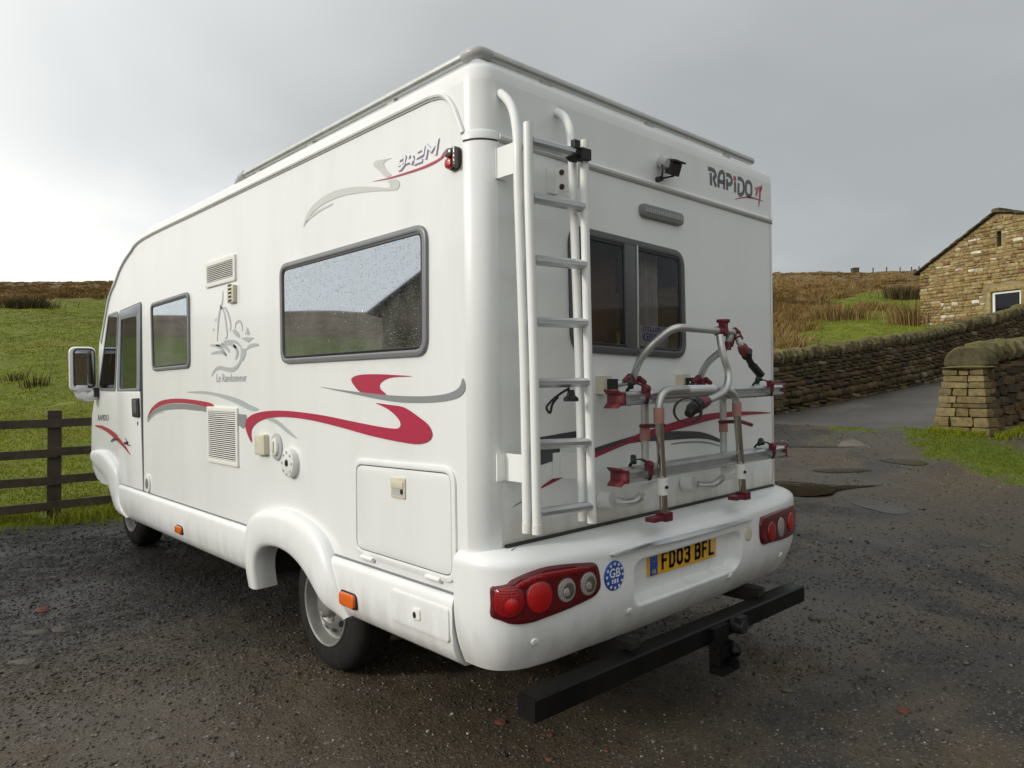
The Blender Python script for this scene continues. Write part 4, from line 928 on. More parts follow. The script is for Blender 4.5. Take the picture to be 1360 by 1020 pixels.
# ---- ladder
LD = obj('ladder', MB().box((.082,-.065,2.245),(.005,.135,.11)).box((.10,-.004,2.245),(.05,.006,.11)), M['walu'], MH, 30, 'white double ladder with ribbed aluminium rungs')
for c in ((.392,2.235),(.105,1.135),(.405,1.115)):
    obj('wall_bracket', MB().box((c[0],-.065,c[1]),(.005,.135,.10)).box((c[0]-.018,-.004,c[1]),(.05,.006,.10)), M['walu'], LD, 30)
    for dz in ((-.028,.028) if c[1] > 2 else ()): obj('bolt', MB().lathe([(.011,0),(.011,.006),(0,.008)], (c[0]-.0025,-.045,c[1]+dz), (-1,0,0), 10), M['rust'], LD)
RAIL = .0165
la_ = smooth([(0.0898,-0.13,0.9164),(0.085,-0.13,1.519),(0.0672,-0.13,2.108),(0.0661,-0.13,2.264),(0.0746,-0.115,2.349),(0.0878,-0.085,2.42),(0.0984,-0.045,2.472),(0.1034,-0.003,2.508)], False, 5)
ra_ = smooth([(0.3878,-0.13,0.9166),(0.3781,-0.13,1.522),(0.357,-0.13,2.158),(0.3504,-0.13,2.342),(0.3556,-0.115,2.413),(0.3763,-0.07,2.471),(0.4107,-0.003,2.515)], False, 5)
lb_ = [(0.0852,-0.185,0.9198),(0.0786,-0.185,1.517),(0.0645,-0.185,2.097),(0.0631,-0.185,2.341)]
rb_ = [(0.3803,-0.185,0.9165),(0.3672,-0.185,1.52),(0.3569,-0.185,2.147),(0.3605,-0.185,2.346)]
for pth in (la_, ra_, lb_, rb_): obj('rail', MB().tube(pth, RAIL, 14), M['walu'], LD)
def at_z(pth, z):
    for a, b in zip(pth[:-1], pth[1:]):
        if (a[2]-z)*(b[2]-z) <= 0: f = (z-a[2])/(b[2]-a[2]+1e-9); return Vector(a)+(Vector(b)-Vector(a))*f
    return Vector(pth[0] if abs(pth[0][2]-z) < abs(pth[-1][2]-z) else pth[-1])
def ribbed(mb, a, b, r, n=18):
    a, b = Vector(a), Vector(b); t_ = (b-a).normalized(); up = Vector((0,0,1)); e2 = t_.cross(up).normalized(); rows = []
    for p in (a, b): rows.append([p+(up*math.sin(2*PI*k/n)*.82+e2*math.cos(2*PI*k/n)*1.25)*r*(1.0 if k % 2 else .93) for k in range(n)])
    return mb.grid(rows, closed_v=True, cap=True)
for zl_, zr_ in ((2.282,2.292),(2.088,2.098),(1.872,1.882),(1.656,1.664),(1.442,1.442),(1.226,1.216),(.985,.976)):
    A, B = at_z(lb_, zl_), at_z(rb_, zr_); dx = (B-A).normalized()*.012; obj('rung', ribbed(MB(), A+dx+Vector((0,.01,0)), B-dx+Vector((0,.01,0)), .0225), M['alu'], LD, 25)
for p in (la_[0], ra_[0], lb_[0], rb_[0]): obj('foot_cap', MB().tube([Vector(p)+Vector((0,0,-.004)), Vector(p)+Vector((0,0,.03))], RAIL+.0015, 14), M['wplastic'], LD)
tk = at_z(rb_, 2.285)
obj('rubber_clip', MB().lathe([(.026,-.02),(.03,0),(.026,.02)], tk+Vector((-.05,.01,0)), (1,.2,0), 10).box(tk+Vector((-.02,-.01,.0)),(.05,.04,.04)).box(tk+Vector((-.06,-.01,.03)),(.03,.02,.03)), M['strap'], LD, 20)
cp = at_z(lb_, 1.41)+Vector((.1,.01,0))
obj('dangling_strap', MB().tube(smooth([cp+Vector((.09,0,.01)),cp+Vector((.05,0,-.005)),cp+Vector((0,0,-.03)),cp+Vector((-.03,-.0,-.055)),cp+Vector((-.012,0,-.075)),cp+Vector((0,0,-.045)),cp+Vector((.03,0,-.02))],False,4), .005, 6).lathe([(.012,.0),(.016,.02),(.028,.03),(.028,.042),(0,.042)], cp+Vector((.10,0,.005)), (0,0,-1), 14), M['strap'], LD)

# ---- bicycle rack folded against the rear wall
RK = obj('bicycle_rack', MB().tube(smooth([(0.7528,-0.1,1.446),(0.7246,-0.15,1.514),(0.7221,-0.19,1.56),(0.7391,-0.235,1.607),(0.7621,-0.275,1.643),(0.779,-0.3,1.655),(0.8102,-0.31,1.658),(0.9059,-0.31,1.657),(1.075,-0.31,1.656),(1.206,-0.31,1.655)],False,5), .0155, 14), M['alu_dull'], MH, 40, 'folded aluminium bicycle rack with red plastic clamps')
obj('hoop', MB().tube(smooth([(1.271,-0.1,1.438),(1.257,-0.12,1.475),(1.233,-0.16,1.514),(1.216,-0.2,1.542),(1.213,-0.235,1.565),(1.209,-0.27,1.588),(1.188,-0.3,1.615),(1.19,-0.31,1.643)],False,5), .0155, 14), M['alu_dull'], RK)
obj('holding_arm', MB().tube(smooth([(1.062,-0.33,1.635),(1.056,-0.34,1.588),(1.063,-0.35,1.532),(1.079,-0.355,1.49),(1.077,-0.36,1.453),(1.056,-0.365,1.419),(1.014,-0.37,1.393),(0.9534,-0.375,1.376),(0.8785,-0.38,1.362)],False,5), .0155, 14), M['alu_dull'], RK)
def pp(l): return [Vector(p) for p in l]
kc = pp([(1.111,-0.31,1.654),(1.127,-0.31,1.7),(1.2,-0.3,1.616),(1.181,-0.3,1.577)])
obj('clamp', MB().tube([kc[0]+Vector((-.035,0,0)), kc[0]+Vector((.025,0,0))], .021, 14).box(kc[0]+Vector((.005,-.006,.014)),(.028,.03,.05)), M['maroon'], RK, 25)
obj('knob', MB().lathe([(.007,-.06),(.007,-.008),(.028,-.007),(.030,0),(.028,.007),(0,.009)], kc[1], (0,0,1), 9), M['maroon'], RK, 25)
obj('clamp', MB().tube([kc[2]+Vector((-.01,0,.02)), kc[3]], .014, 12).box(kc[2],(.024,.03,.05),Matrix.Rotation(.5,3,'Y')), M['maroon'], RK, 25)
cr = pp([(0.8785,-0.38,1.361),(0.8347,-0.385,1.353),(0.7718,-0.39,1.335),(0.7308,-0.39,1.331)])
obj('frame_clamp', MB().tube([cr[0], cr[0]*.6+cr[1]*.4, cr[1], cr[2]], [.017,.021,.022,.023], 14), M['maroon'], RK, 25)
obj('clamp_jaw', MB().tube([cr[2]+Vector((.02,-.005,.02)), cr[2]+Vector((-.03,0,-.005)), cr[3]+Vector((-.01,0,-.02))], [.026,.024,.018], 10), M['strap'], RK, 25)
def band(mb, c, rx, rz, w, R=None, a0=0, a1=2*PI, n=24):
    rows = []
    for k in range(n+1):
        a = a0+(a1-a0)*k/n; r_ = []
        for dx, dr in ((-w/2,0),(w/2,0),(w/2,.004),(-w/2,.004)):
            p = Vector((dx, -(rx+dr)*math.cos(a), (rz+dr)*math.sin(a)))
            if R: p = R @ p
            r_.append(c+p)
        rows.append(r_)
    return mb.grid(rows, closed_v=True, cap=True)
cb = pp([(0.7,-0.4,1.327)])[0]
obj('strap', band(MB(), cb, .052, .046, .022, Matrix.Rotation(.9,3,'Z')), M['strap'], RK, 25)
ar = pp([(1.184,-0.31,1.654),(1.218,-0.315,1.652),(1.23,-0.32,1.635),(1.244,-0.325,1.622),(1.225,-0.33,1.609),(1.24,-0.335,1.591),(1.266,-0.34,1.555),(1.281,-0.34,1.542),(1.32,-0.345,1.5),(1.379,-0.35,1.463)])
obj('holding_arm', MB().tube([ar[0],ar[1],ar[2],ar[4],ar[5]], .0145, 12), M['alu_dull'], RK)
obj('elbow', MB().tube([ar[1]+Vector((-.01,0,.01)),ar[1]+Vector((.015,0,-.002)),ar[2],ar[3]], [.017,.019,.019,.017], 12), M['maroon'], RK, 25)
obj('frame_clamp', MB().tube([ar[4]*.4+ar[5]*.6,ar[5],ar[5]*.5+ar[6]*.5,ar[6]], [.017,.022,.025,.02], 12), M['redtip'], RK, 25)
obj('clamp_jaw', MB().tube([ar[5]*.4+ar[6]*.6+Vector((.02,0,.0)),ar[6]+Vector((-.01,-.01,-.01))], [.026,.022], 10), M['strap'], RK, 25)
obj('strap', MB().tube([ar[7],ar[8]], .011, 8, flat=1.6).tube([ar[8]+Vector((-.01,0,.01)),ar[9]], .015, 6, flat=1.4), M['strap'], RK, 25)
# wheel rails
def rail(c0, c1, label):
    c0, c1 = Vector(c0), Vector(c1); ex = (c1-c0).normalized(); rows = []
    prof = [(-.040,.020),(-.036,.026),(.030,.026),(.040,.018),(.040,.012),(.026,.006),(.026,-.004),(.040,-.010),(.040,-.020),(.030,-.028),(-.036,-.028),(-.040,-.02)]
    for p in (c0, c1): rows.append([p+Vector((0,-a,b)) for a, b in prof])
    r = obj('wheel_rail', MB().grid(rows, closed_v=True, cap=True), M['alu'], RK, 20, label)
    for e_, s_ in ((c0,-1),(c1,1)):
        m_ = M['redtip'] if s_ < 0 else M['maroon']
        mb = MB().box(e_+Vector((s_*.001,0,-.001)),(.018,.080,.050))
        for q in (-1,1): mb.grid([[e_+Vector((s_*a_, b_, q*c_)) for b_, c_ in ((-.034,c0_),(.036,c0_),(.036,c1_),(-.034,c1_))] for a_, c0_, c1_ in ((.0,.010,.025),(.014,.014,.026),(.026,.023,.031),(.036,.032,.037))], closed_v=True, cap=True)
        obj('rail_end', mb, m_, r, 25)
    for x in (c0.x+.13, c1.x-.16):
        cc = c0+(c1-c0)*((x-c0.x)/(c1.x-c0.x))
        st_ = obj('strap', band(MB(), cc+Vector((0,0,.004)), .052, .050, .020, None, -.6, PI+.8), M['strap'], r, 25)
        mb = MB().tube([cc+Vector((-.012,.02,.040)), cc+Vector((-.07,-.02,.075)), cc+Vector((-.11,-.05,.055))], .007, 6, flat=1.8)
        obj('strap_tail', mb, M['strap'], st_ if False else r, 25)
        obj('buckle', MB().lathe([(0,-.016),(.015,-.014),(.019,0),(.015,.014),(0,.016)], cc+Vector((0,-.046,.036)), (1,0,0), 12).box(cc+Vector((0,-.054,.012)),(.022,.010,.03)), M['maroon'], r, 25)
    return r
rail((.53,-.19,1.376),(1.86,-.19,1.387), 'upper wheel rail'); rail((.545,-.19,1.072),(1.875,-.19,1.072), 'lower wheel rail')
# lower frame: two legs joined over the top, and the two wall uprights behind
obj('leg_frame', MB().tube(smooth([(0.7248,-0.25,1.305),(0.7276,-0.25,1.349),(0.7391,-0.25,1.377),(0.7636,-0.25,1.397),(0.8026,-0.25,1.405),(0.8867,-0.25,1.407),(1.042,-0.25,1.407),(1.184,-0.25,1.405),(1.259,-0.25,1.397),(1.307,-0.25,1.38),(1.332,-0.25,1.353),(1.342,-0.25,1.309)],False,5), .0165, 14), M['alu_dull'], RK)
obj('reflective_tape', MB().tube(pp([(0.9322,-0.25,1.407),(1.146,-0.25,1.406)]), .0172, 14), M['whiteprint'], RK)
for l_ in ([(0.7247,-0.25,1.302),(0.7756,-0.235,0.8868)], [(1.342,-0.25,1.306),(1.419,-0.235,0.8955)]):
    l_ = pp(l_); lg = obj('leg', MB().tube(l_, .0165, 14), M['steel'], RK)
    obj('collar', MB().tube([l_[0]+Vector((0,0,-.028)), l_[0]+Vector((0,0,.034))], .0215, 14), M['pink'], lg)
    e_ = l_[1]; obj('foot', MB().box(e_+Vector((0,0,.002)),(.05,.05,.035)).box(e_+Vector((-.055,.0,.0)),(.09,.045,.018)), M['maroon'], lg, 20)
for l_, kp in (([(0.8087,-0.12,1.408),(0.8066,-0.12,1.03)], .62), ([(1.444,-0.12,1.408),(1.446,-0.12,1.006)], .55)):
    l_ = pp(l_); up = obj('upright', MB().tube(l_, .0165, 14), M['alu_dull'], RK); c = l_[0]+(l_[1]-l_[0])*(.50 if kp > .6 else .47)
    obj('collar', MB().tube([c+Vector((0,0,-.028)), c+Vector((0,0,.03))], .0215, 14), M['pink'], up)
ck = pp([(0.7824,-0.12,1.254),(0.759,-0.25,1.262),(1.416,-0.12,1.24),(1.372,-0.25,1.25),(1.424,-0.28,1.231)])
obj('clip_strap', MB().tube([ck[0],ck[1]], .009, 6, flat=1.5), M['maroon'], RK, 25); obj('clip_strap', MB().tube([ck[2],ck[3],ck[4]], .009, 6, flat=1.5), M['maroon'], RK, 25)
# wall mounts
for q in ([(0.6576,-0.03,1.429),(0.664,-0.06,1.429),(0.7527,-0.1,1.442)], [(1.251,-0.03,1.434),(1.25,-0.06,1.431),(1.274,-0.1,1.434)]):
    q = pp(q); wm = obj('wall_mount', MB().box(q[0]+Vector((0,.012,0)),(.055,.05,.075)), M['cream'], RK, 25)
    obj('mount_arm', MB().tube([q[1],q[2]], .015, 10), M['alu_dull'], wm); obj('mount_clip', MB().box(q[1],(.02,.05,.05)), M['strap'], wm)
    c = q[2]; obj('hinge_clamp', MB().tube([c+Vector((-.06,0,.002)),c+Vector((-.03,-.008,.018)),c+Vector((.01,-.008,.014))],[.009,.017,.015],10).tube([c+Vector((.02,-.016,.012)),c+Vector((.055,-.024,-.006))],[.015,.011],10).box(c+Vector((0,0,.0)),(.04,.04,.026)), M['maroon'], wm, 25)
for q in ([(0.6551,0,0.9433),(0.6653,-0.055,0.9465),(0.6668,-0.075,0.9479),(0.6858,-0.105,0.9424),(0.7211,-0.13,0.9468),(0.739,-0.15,0.9696),(0.7368,-0.17,0.988),(0.7433,-0.245,1.016)], [(1.275,0,0.9443),(1.286,-0.055,0.9491),(1.285,-0.075,0.9491),(1.314,-0.1,0.945),(1.349,-0.125,0.949),(1.372,-0.15,0.9743),(1.371,-0.17,0.9967),(1.37,-0.245,1.017)]):
    q = pp(q); wm = obj('wall_mount', MB().tube([q[0],q[1]], [.036,.034], 18), M['wplastic'], RK, 30)
    obj('mount_arm', MB().tube(smooth(q[2:7],False,5), .0175, 12), M['alu_dull'], wm)
    d_ = (q[7]-q[6]); obj('leg_bracket', MB().tube([q[6]-d_*.2,q[7]], .030, 4, flat=.55, updir=(0,0,1)).tube([q[7]+Vector((0,-.006,-.033)),q[7]+Vector((0,-.006,.033))], .0235, 14), M['wplastic'], wm, 25)
    obj('bolt', MB().lathe([(.007,0),(.007,.006),(0,.007)], q[7]+Vector((-.008,-.029,.0)), (-.3,-1,0), 8), M['blackp'], wm)
# a small carton on the sill inside the rear window rests inside the vehicle, so it is a thing of its own
cq = [p[:2] for p in [(1.04,1.609),(1.268,1.609),(1.269,1.676),(1.045,1.677)]]
cx0, cx1 = min(p[0] for p in cq), max(p[0] for p in cq)
ct = thing('carton', 'small white card with blue lettering standing inside the rear window', 'card', ((cx0+cx1)/2,.07,1.585))
obj('card', MB().box(((cx0+cx1)/2,.08,1.645),(cx1-cx0,.02,.115)), M['curtain'], ct, 0)
FI_ = lambda a, b, d: (a, .07-d, b)
flat_text('lettering', 'KEISY', [(cx0+.02,1.630),(cx1-.10,1.632),(cx1-.10,1.668),(cx0+.02,1.670)], FI_, .0015, M['blue'], ct, .02)
flat_text('lettering', 'ITELLER', [(cx0+.02,1.676),(cx1-.06,1.676),(cx1-.06,1.698),(cx0+.02,1.698)], FI_, .0015, M['blue'], ct, .02)
obj('sill', MB().box((.9,.075,1.575),(.85,.10,.02)), M['cabinet'], MH)
# ---------------------------------------------------------------- terrain
def _hash(ix, iy, s):
    h = np.sin(ix*127.1+iy*311.7+s*74.7)*43758.5453
    return h-np.floor(h)
def vnoise(x, y, s=0.):
    ix = np.floor(x); iy = np.floor(y); fx = x-ix; fy = y-iy; fx = fx*fx*(3-2*fx); fy = fy*fy*(3-2*fy)
    a = _hash(ix,iy,s); b = _hash(ix+1,iy,s); c = _hash(ix,iy+1,s); d = _hash(ix+1,iy+1,s)
    return (a+(b-a)*fx)+((c+(d-c)*fx)-(a+(b-a)*fx))*fy
def fbm(x, y, s=0., o=4):
    t = 0; a = .5; n = 0
    for k in range(o): t = t+a*vnoise(x*2**k, y*2**k, s+k*13); n += a; a *= .5
    return t/n
PUD = [[(7.473,2.579,0.0831),(7.946,2.307,0.0951),(8.172,1.956,0.0858),(8.253,1.702,0.0738),(8.183,1.525,0.0574),(7.855,1.611,0.0421),(7.398,1.761,0.0277),(7.112,1.725,0.021),(6.832,1.819,0.0173),(6.752,2.029,0.0202),(6.817,2.257,0.0265)],
       [(8.449,2.439,0.1363),(8.817,2.24,0.1465),(9.025,1.892,0.1363),(8.613,1.979,0.1157),(8.349,2.175,0.112)],
       [(6.76,1.279,0.0041),(7.017,1.302,0.0099),(7.038,1.09,0.0057),(6.69,0.7679,0),(6.465,0.8042,0),(6.54,1.01,0)],
       [(9.818,2.078,0.2119),(10.057,1.97,0.2234),(10.115,1.741,0.2076),(9.74,1.478,0.1541),(9.486,1.575,0.1444),(9.63,1.859,0.1741)],
       [(9.594,3.617,0.3386),(10.019,3.214,0.3386),(10.266,2.812,0.3226),(10.049,2.761,0.2981),(9.782,3.11,0.3072),(9.487,3.564,0.3239)]]
VERGE = [[(11.762,2.204,0.4495),(12.047,1.926,0.4705),(11.841,1.278,0.3889),(11.588,0.7654,0.3035),(11.196,0.1828,0.1916),(9.984,-0.2504,0.0536),(9.251,0.1748,0.0345),(9.672,0.5748,0.0907),(10.273,1.243,0.183),(10.455,1.668,0.2402),(10.95,1.989,0.3255)],
         [(10.858,3.498,0.431),(11.919,3.602,0.4885),(12.163,3.153,0.5071),(12.183,1.917,0.4892),(11.788,2.391,0.4653),(11.62,3.083,0.458),(10.921,3.172,0.4163),(10.325,3.105,0.3559)]]
def seg_d(px, py, ax, ay, bx, by):
    dx, dy = bx-ax, by-ay; t = np.clip(((px-ax)*dx+(py-ay)*dy)/(dx*dx+dy*dy+1e-9), 0, 1)
    return np.hypot(px-ax-t*dx, py-ay-t*dy)
def poly_sd(px, py, poly):
    n = len(poly); d = np.full(np.shape(px), 1e9); ins = np.zeros(np.shape(px), bool)
    for i in range(n):
        ax, ay = poly[i][:2]; bx, by = poly[(i+1) % n][:2]
        d = np.minimum(d, seg_d(px, py, ax, ay, bx, by))
        cr = ((ay > py) != (by > py)) & (px < (bx-ax)*(py-ay)/(by-ay+1e-12)+ax); ins ^= cr
    return np.where(ins, -d, d)
W0, W1 = np.array(xy_of(4.6, 15.1)), np.array(xy_of(23.5, 26.8))          # the far dry stone wall
P0 = np.array([(12.145,1.263,0.4322)][0][:2]); PD = np.array(xy_of(*(np.array([.87,.5])))) - np.array(xy_of(0,0))   # near wall corner and direction
WD = (W1-W0)/np.linalg.norm(W1-W0); WN = np.array([WD[1], -WD[0]])
if np.dot(WN, np.array([-1.68,-1.93])-W0) < 0: WN = -WN
RE = [p[:2] for p in [(10.296,5.992,0.5259),(11.911,4.67,0.536),(12.134,3.549,0.5073),(12.103,1.942,0.4795)]]
def fence_sd(x, y): return (y-(6.66-.165*(x)))          # positive beyond the fence foot
def masks(x, y):
    u, v = uv_of(x, y); n = fbm(x*.9, y*.9, 3.); n2 = fbm(x*.11, y*.11, 9.); n3 = fbm(x*3.1, y*3.1, 21.)
    road_d = (x-W0[0])*WN[0]+(y-W0[1])*WN[1]               # distance in front of the far wall
    vedge = np.interp(u, [RG_[0] for RG_ in RUV], [RG_[1] for RG_ in RUV])
    road = _sst(-.15, .15, v-vedge+(n3-.5)*.25)*_sst(-.1, .05, road_d-.25+(n-.5)*.25)*_sst(-.2, .2, 4.5-road_d)*(u > 1)
    verge = np.zeros_like(n)
    for k, pl in enumerate(VERGE):
        verge = np.maximum(verge, _sst(.22, -.22, poly_sd(x, y, pl)+(n3-.5)*.9+(.10 if k else 0.)))
    field = np.where((u < 0), _sst(-.25, .35, fence_sd(x, y)+(n-.5)*1.2+(n3-.5)*.4), 0.)
    field = np.maximum(field, _sst(.1, -.4, road_d+(n-.5)*.3)*(u > -2))
    field = np.maximum(field, _sst(13, 20, np.hypot(u, v))*(1-_sst(-2, 1, v)))
    field = np.maximum(field, _sst(22, 24, v)*(u < 4)); 
    r = np.hypot(u, v); field = np.where((u < -9) & (r > 9), np.maximum(field, _sst(9, 12, r)), field)
    wide = (u > 8) & (v < 9) & (r > 16); field = np.where(wide, np.maximum(field, _sst(16, 20, r)), field)
    behind_near = ((x-P0[0])*PN[0]+(y-P0[1])*PN[1] < -.3) & (road < .5) & (u > 6) & (road_d > 4.4)
    vb = np.interp(u, [-140,-70,-52,-45,-20,2,9,12,17,26,36,45,60,100,140], [8,14,64,71,66,34,24.5,29,40,57,74,84,90,95,95])
    moor = _sst(-1, 1, (v-vb)/(1.2+v*.03)+(n2-.5)*3+(n-.5)*2.6)
    moor = np.maximum(moor*(v > 15), _sst(11, 18, r)*(v <= 9))
    return field, moor*field, road, verge
RUV = [tuple(float(t) for t in uv_of(*p)) for p in RE]; RUV = [(-5., RUV[0][1]+1.2)]+RUV+[(RUV[-1][0]+.6, RUV[-1][1]-.5), (30., RUV[-1][1]-.5)]
PN = np.array([PD[1], -PD[0]])
if np.dot(PN, np.array([-1.68,-1.93])-P0) < 0: PN = -PN
PL = [(np.mean([p[0] for p in q]), np.mean([p[1] for p in q])) for q in PUD]
PZ = [float(ground_h(a, b)) for a, b in PL]
def full_h(x, y, fl=None):
    x = np.asarray(x, float); y = np.asarray(y, float)
    u, v = uv_of(x, y); r = np.hypot(u, v); z = ground_h(x, y)
    if fl is None: fl = masks(x, y)
    field, moor, road, verge = fl
    yard = (1-field)*(1-road)
    z = z+yard*((fbm(x*.8, y*.8, 1.)-.5)*.07+(fbm(x*3.5, y*3.5, 2.)-.5)*.028+(fbm(x*11, y*11, 5.)-.5)*.012)*_sst(.4, 2.5, r)
    z = z+field*((fbm(x*.55, y*.55, 4.)-.5)*.35*_sst(8, 16, r)+(fbm(x*.06, y*.06, 6.)-.5)*2.2*_sst(24, 70, r)+(fbm(x*1.6, y*1.6, 8.)-.5)*.12)
    moor = moor*(1-_sst(.75, 1., np.abs(np.arctan2(u, v))))
    z = z+moor*((fbm(x*.35, y*.35, 14.)-.5)*1.0+(fbm(x*1.1, y*1.1, 15.)-.5)*.5)*_sst(30, 70, r)
    z = z+verge*(.05*fbm(x*2.5, y*2.5, 7.))
    for pl, pz in zip(PUD, PZ):
        d = poly_sd(x, y, pl); k = 1-_sst(0., .8, d); t = pz-.004+np.clip(d, -.3, .35)*.032+(fbm(x*5, y*5, 31.)-.5)*.008
        z = z*(1-k)+t*k
    return z
# one sheet round the camera: rings whose spacing grows with distance
va = np.radians(np.concatenate([np.arange(-42, 42.01, .14), np.arange(43, 318, 2.5)]))
rr = [.35]
while rr[-1] < 420: rr.append(rr[-1]*(1.0085 if rr[-1] < 26 else 1.014)+.002)
rr = np.array(rr); A_, R_ = np.meshgrid(va, rr, indexing='ij'); uu = R_*np.sin(A_); vv = R_*np.cos(A_)
gx, gy = xy_of(uu, vv); FLM = masks(gx, gy); gz = full_h(gx, gy, FLM)
na, nr_ = gx.shape; GV = np.stack([gx, gy, gz], -1).reshape(-1, 3)
ii, jj = np.meshgrid(np.arange(na), np.arange(nr_-1), indexing='ij'); i2 = (ii+1) % na
GF = np.stack([ii*nr_+jj, ii*nr_+jj+1, i2*nr_+jj+1, i2*nr_+jj], -1).reshape(-1, 4)
fld, moo, roa, ver = [m.reshape(-1) for m in FLM]
fc = lambda m: m[GF].mean(1)
cls = np.where(fc(roa) > .5, 1, np.where(fc(moo) > .5, 3, np.where(fc(fld) > .5, 2, 0)))

def terrain_mat():
    m = bpy.data.materials.new('terrain'); m.use_nodes = True; nt = m.node_tree; b = nt.nodes['Principled BSDF']
    L = nt.links.new
    def N(t, **k):
        n = nt.nodes.new(t)
        for a, v in k.items(): setattr(n, a, v)
        return n
    geo = N('ShaderNodeNewGeometry'); P = geo.outputs['Position']
    def noise(scale, det=6, rough=.6, src=P):
        n = N('ShaderNodeTexNoise'); n.inputs['Scale'].default_value = scale; n.inputs['Detail'].default_value = det; n.inputs['Roughness'].default_value = rough; L(src, n.inputs['Vector']); return n.outputs['Fac']
    def ramp(f, stops):
        r = N('ShaderNodeValToRGB'); L(f, r.inputs[0]); e = r.color_ramp.elements
        e[0].position, e[0].color = stops[0][0], (*stops[0][1], 1); e[1].position, e[1].color = stops[-1][0], (*stops[-1][1], 1)
        for p, c in stops[1:-1]: q = e.new(p); q.color = (*c, 1)
        return r.outputs[0]
    def mix(f, a, c):
        n = N('ShaderNodeMix', data_type='RGBA')
        if isinstance(f, float): n.inputs['Factor'].default_value = f
        else: L(f, n.inputs['Factor'])
        for s, v in (('A', a), ('B', c)):
            if isinstance(v, tuple): n.inputs[s].default_value = (*v, 1)
            else: L(v, n.inputs[s])
        return n.outputs['Result']
    def rng(f, a, c, d=0., e=1.):
        n = N('ShaderNodeMapRange'); n.interpolation_type = 'SMOOTHSTEP'; L(f, n.inputs['Value']); n.inputs['From Min'].default_value = a; n.inputs['From Max'].default_value = c; n.inputs['To Min'].default_value = d; n.inputs['To Max'].default_value = e; return n.outputs[0]
    def math_(op, a, c):
        n = N('ShaderNodeMath', operation=op); n.use_clamp = True
        for k, v in enumerate((a, c)):
            if isinstance(v, float): n.inputs[k].default_value = v
            else: L(v, n.inputs[k])
        return n.outputs[0]
    at = {}
    for k in ('field', 'moor', 'road', 'verge', 'chip', 'wet'):
        a = N('ShaderNodeAttribute'); a.attribute_name = k; at[k] = a.outputs['Fac']
    # yard: brown mud with small stones, and darker grey chippings
    fine = noise(55, 8, .75); mid = noise(6, 7, .65); big = noise(.7, 5, .6)
    mud = ramp(fine, [(.28,(.032,.024,.014)),(.48,(.072,.054,.033)),(.62,(.104,.081,.052)),(.8,(.19,.16,.12))])
    mud = mix(rng(mid, .45, .75, 0., .75), mud, (.067,.052,.035)); mud = mix(rng(big, .5, .75, 0., .45), mud, (.062,.048,.032))
    vo = N('ShaderNodeTexVoronoi'); vo.inputs['Scale'].default_value = 62; L(P, vo.inputs['Vector'])
    sp = N('ShaderNodeSeparateColor'); L(vo.outputs['Color'], sp.inputs[0])
    chipc = ramp(sp.outputs[0], [(0,(.015,.0145,.0135)),(.55,(.037,.036,.033)),(.85,(.068,.066,.061)),(1,(.15,.145,.135))])
    chip = mix(rng(vo.outputs['Distance'], .30, .62), chipc, (.012,.011,.010))
    vs = N('ShaderNodeTexVoronoi'); vs.inputs['Scale'].default_value = 24; L(P, vs.inputs['Vector'])
    sp2 = N('ShaderNodeSeparateColor'); L(vs.outputs['Color'], sp2.inputs[0])
    speck = math_('MULTIPLY', rng(sp2.outputs[1], .68, .72), rng(vs.outputs['Distance'], .26, .16))
    mud = mix(speck, mud, ramp(sp2.outputs[0], [(0,(.05,.045,.038)),(.6,(.12,.11,.09)),(1,(.24,.22,.18))]))
    v3 = N('ShaderNodeTexVoronoi'); v3.inputs['Scale'].default_value = 70; L(P, v3.inputs['Vector'])
    sp3 = N('ShaderNodeSeparateColor'); L(v3.outputs['Color'], sp3.inputs[0])
    mud = mix(math_('MULTIPLY', rng(sp3.outputs[1], .62, .66), rng(v3.outputs['Distance'], .40, .22)), mud, ramp(sp3.outputs[0], [(0,(.022,.019,.015)),(.45,(.10,.086,.062)),(.8,(.17,.145,.10)),(1,(.30,.27,.20))]))
    yard = mix(math_('MULTIPLY', at['chip'], rng(mid, .18, .42)), mud, chip)
    yard = mix(math_('MULTIPLY', rng(noise(1.7, 6, .7), .60, .74), .55), yard, (.040,.052,.012))       # scraps of moss
    yard = mix(math_('MULTIPLY', at['wet'], .45), yard, (.032,.030,.027))
    g1 = noise(1.3, 7, .7); g2 = noise(16, 5, .7); g3 = noise(.16, 5, .6)
    grass = ramp(g1, [(.30,(.085,.102,.010)),(.5,(.145,.175,.013)),(.68,(.190,.220,.020))])
    grass = mix(rng(g2, .35, .72, 0., .55), grass, (.055,.070,.013)); grass = mix(rng(g3, .48, .68, 0., .5), grass, (.130,.120,.022))
    m1 = noise(.55, 7, .72); m2 = noise(.09, 4, .6)
    moor = ramp(m1, [(.32,(.060,.041,.018)),(.5,(.15,.098,.037)),(.66,(.24,.16,.066))]); moor = mix(rng(m2, .45, .65, 0., .6), moor, (.085,.052,.024))
    road = ramp(noise(90, 4, .7), [(.3,(.055,.054,.052)),(.7,(.105,.102,.098))]); road = mix(rng(noise(.6, 5, .6), .4, .65, 0., .7), road, (.125,.115,.10)); road = mix(rng(noise(2.2, 6, .7), .55, .75, 0., .6), road, (.05,.046,.04))
    vg = ramp(noise(9, 6, .7), [(.32,(.045,.058,.008)),(.52,(.085,.120,.011)),(.7,(.130,.170,.018))])
    c = mix(at['field'], yard, grass); c = mix(at['moor'], c, moor); c = mix(at['road'], c, road); c = mix(at['verge'], c, vg)
    L(c, b.inputs['Base Color'])
    rough = rng(mid, .3, .7, .50, .88)
    wetr = N('ShaderNodeMix', data_type='FLOAT'); L(at['wet'], wetr.inputs['Factor']); L(rough, wetr.inputs['A']); wetr.inputs['B'].default_value = .34
